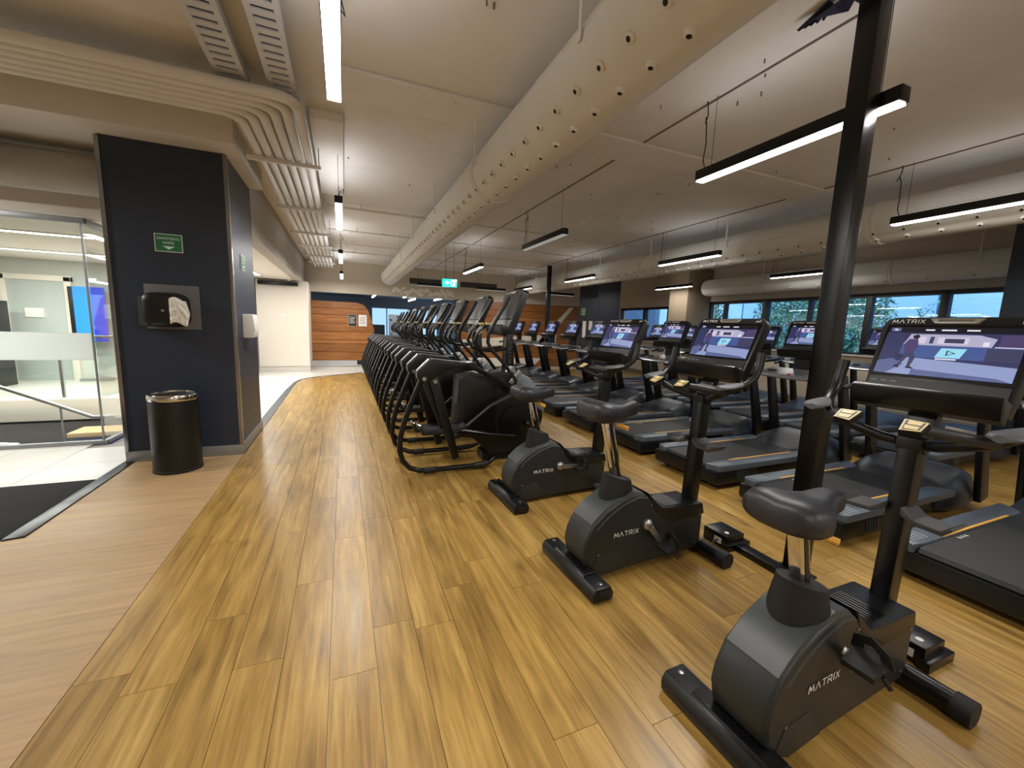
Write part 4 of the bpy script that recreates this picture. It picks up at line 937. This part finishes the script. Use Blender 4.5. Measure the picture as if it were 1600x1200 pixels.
# ---- suspension cross trainers -------------------------------------
def make_trainer():
    t = thing('cross_trainer', 'x', 'cross trainer', (0, 0, 0), 0, 'cross trainers')
    for q in (-1, 1):
        y = q*.33
        fr = MB().tube([(1.02, y*.9, .10), (.93, y, .055), (.80, y, .045), (.30, y, .045), (.20, y, .05), (.10, y, .09), (.03, y, .17), (.0, y, .28), (.01, y, .42), (.05, y, .58), (.11, y, .74), (.215, y, 1.0)], .027, 12).build('rear_frame', BLKM, t)
        MB().tube([(.24, y, .045), (.36, y, .045)], .034, 12).build('frame_clamp', RUB, fr); MB().tube([(.78, y, .047), (.93, y, .06)], .033, 12).build('frame_sleeve', SHR, fr)
        # top cover
        cv = MB().prism([(.17, 1.0), (.16, 1.07), (.28, 1.19), (.34, 1.20), (.66, 1.165), (.665, 1.12), (.50, 1.10), (.42, 1.05), (.27, .965)], y-.045, y+.045, 'y').build('pivot_cover', BLK, t, bevel=.012)
        MB().bar((.165, y, 1.082), (.285, y, 1.199), .05, .008).bar((.30, y, 1.204), (.64, y, 1.172), .012, .006).build('edge_highlight_stripe', mat('bright_edge', (205, 208, 212), .3, .5), cv)  # stripe widened and brightened to paint the highlight along the cover edge
        for px, pz in ((.235, 1.005), (.345, .975)): MB().lathe([(.02, -.052), (.02, .052)], (px, y, pz), 14, 'y').build('pivot_bolt', SIL, cv)
        # forward arm
        MB().tube([(.64, y, 1.15), (.80, y*.95, 1.09), (1.02, y*.9, .98), (1.22, y*.85, .86), (1.27, y*.83, .83)], [.024, .024, .026, .03, .026], 10).build('drive_arm', BLKM, t)
        # pendulum link
        a = .06 if q < 0 else .0
        MB().bar((.345, y*.86, .99), (.53+a, y*.86, .13), .032, .10, .032, .08).build('pendulum', BLKM, t, bevel=.008)
        MB().bar((.255, y*.74, .99), (.42+a, y*.74, .40), .024, .06).build('rear_link', BLKM, t, bevel=.005)
        # pedal
        pz = .43 if q < 0 else .36
        p = MB().prism([(.20, pz+.03), (.24, pz-.03), (.60, pz-.03), (.70, pz+.03), (.69, pz+.075), (.64, pz+.04), (.25, pz+.025), (.235, pz+.075), (.20, pz+.075)], y*.62-.085, y*.62+.085, 'y').build('pedal', RUB, t, bevel=.012)
        MB().tube([(.22, y*.62-.08, pz+.075), (.20, y*.62-.05, pz+.08), (.195, y*.62, pz+.08), (.20, y*.62+.05, pz+.08), (.22, y*.62+.08, pz+.075)], .009, 6).build('heel_lip', SIL, p)
        MB().tube([(.45, y*.80, pz-.0), (.68, y*.80, pz-.01), (1.0, y*.75, pz-.08), (1.30, y*.6, .30)], [.026, .026, .022, .022], 10).build('pedal_arm', BLKM, t)
        MB().tube([(.66, y*.8, pz+.0), (.86, y*.85, .60), (.98, y*.85, .69), (1.20, y*.80, .78)], [.016, .018, .018, .03], 10).build('handle_link', SHR, t)
        # moving handle
        MB().tube([(1.24, y*.82, .84), (1.26, y*.80, .96), (1.12, y*.80, 1.14), (.97, y*.80, 1.29), (.925, y*.80, 1.37), (.93, y*.80, 1.46), (.99, y*.80, 1.58), (1.10, y*.80, 1.76), (1.15, y*.80, 1.86)], [.022, .022, .02, .02, .02, .022, .024, .024, .022], 10).build('moving_handle', BLK, t)
        MB().bar((1.20, y*.78, .92), (1.32, y*.78, 1.06), .03, .05).build('handle_joint', SIL, t, bevel=.006)
        # fixed handle with buttons
        MB().tube([(1.22, y*.25, 1.30), (1.02, y*.40, 1.27), (.88, y*.42, 1.29), (.82, y*.42, 1.38), (.86, y*.42, 1.48), (.96, y*.42, 1.56)], [.018, .018, .018, .02, .02, .018], 10).build('fixed_handle', BLK, t)
        MB().box(.94, 1.0, y*.42-.025, y*.42+.025, 1.555, 1.58).build('button_pod', BTN, t, bevel=.004)
        MB().bar((.845, y*.42-.002, 1.46), (.90, y*.42-.002, 1.53), .03, .05).build('pulse_sensor', SIL, t)
    # front body
    prof = [(.62, .32), (.66, .98), (.80, 1.02), (1.10, 1.04), (1.34, 1.03), (1.48, .95), (1.62, .76), (1.68, .50), (1.62, .24), (1.50, .11), (1.02, .09), (.92, .20), (.82, .30)]
    b = MB().prism(prof, -.16, .16, 'y').build('body_shroud', BLK, t, bevel=.03)
    MB().prism([(1.28, 1.045), (1.36, 1.03), (1.50, .96), (1.645, .765), (1.70, .55), (1.60, .60), (1.45, .80), (1.30, .90)], -.165, .165, 'y').build('wheel_cover', DOME, b, bevel=.02)
    for q in (-1, 1):
        MB().lathe([(.20, q*.165), (.19, q*.19), (.05, q*.20)], (1.32, 0, .46), 24, 'y').build('drive_disc', BLKM, b); MB().lathe([(.045, q*.20), (.04, q*.24), (.01, q*.245)], (1.44, 0, .46), 14, 'y').build('crank_hub', BLKM, b)
        MB().lathe([(.012, q*.245), (.012, q*.25)], (1.44, 0, .46), 10, 'y').build('hub_bolt', SIL, b)
        MB().prism([(.70, .36), (.73, .92), (1.08, .90), (1.08, .36)], q*.16-.006, q*.16+.006, 'y').build('side_panel', BLKM, b, bevel=.004)
    MB().tube([(1.5, -.30, .05), (1.5, .30, .05)], .045, 12).build('front_stabilizer', BLKM, t)
    MB().prism([(.95, .02), (1.6, .02), (1.6, .14), (.95, .12)], -.10, .10, 'y').build('base_frame', BLKM, t, bevel=.01)
    MB().bar((1.27, 0, 1.0), (1.26, 0, 1.52), .13, .12, .11, .08).build('mast', BLKM, t, bevel=.015)
    wm = wordmark(.035); wm.build('brand_lettering', mat('dim_print', (84, 86, 90), .5), t, smooth=False, loc=(1.265, -.068, 1.26), rot=(PI/2, -PI/2, 0))
    MB().prism([(1.20, 1.0), (1.34, 1.0), (1.30, 1.10), (1.24, 1.10)], -.12, .12, 'y').build('mast_collar', SIL, t, bevel=.01)
    console(t, .54, .50, (1.245, 0, 1.72), math.radians(20), False, ledge=True, on=False)
    return t
ct = make_trainer()
for k in range(8):
    o = ct if k == 0 else copy_tree(ct)
    o.location = (.49, 4.37 + 1.16*k, .006)
    o['label'] = 'nearest black cross trainer, at the front end of the long row' if k == 0 else 'black cross trainer, %s in the long row counting from the nearest' % ORD[k]
    o['group'] = 'row of cross trainers'
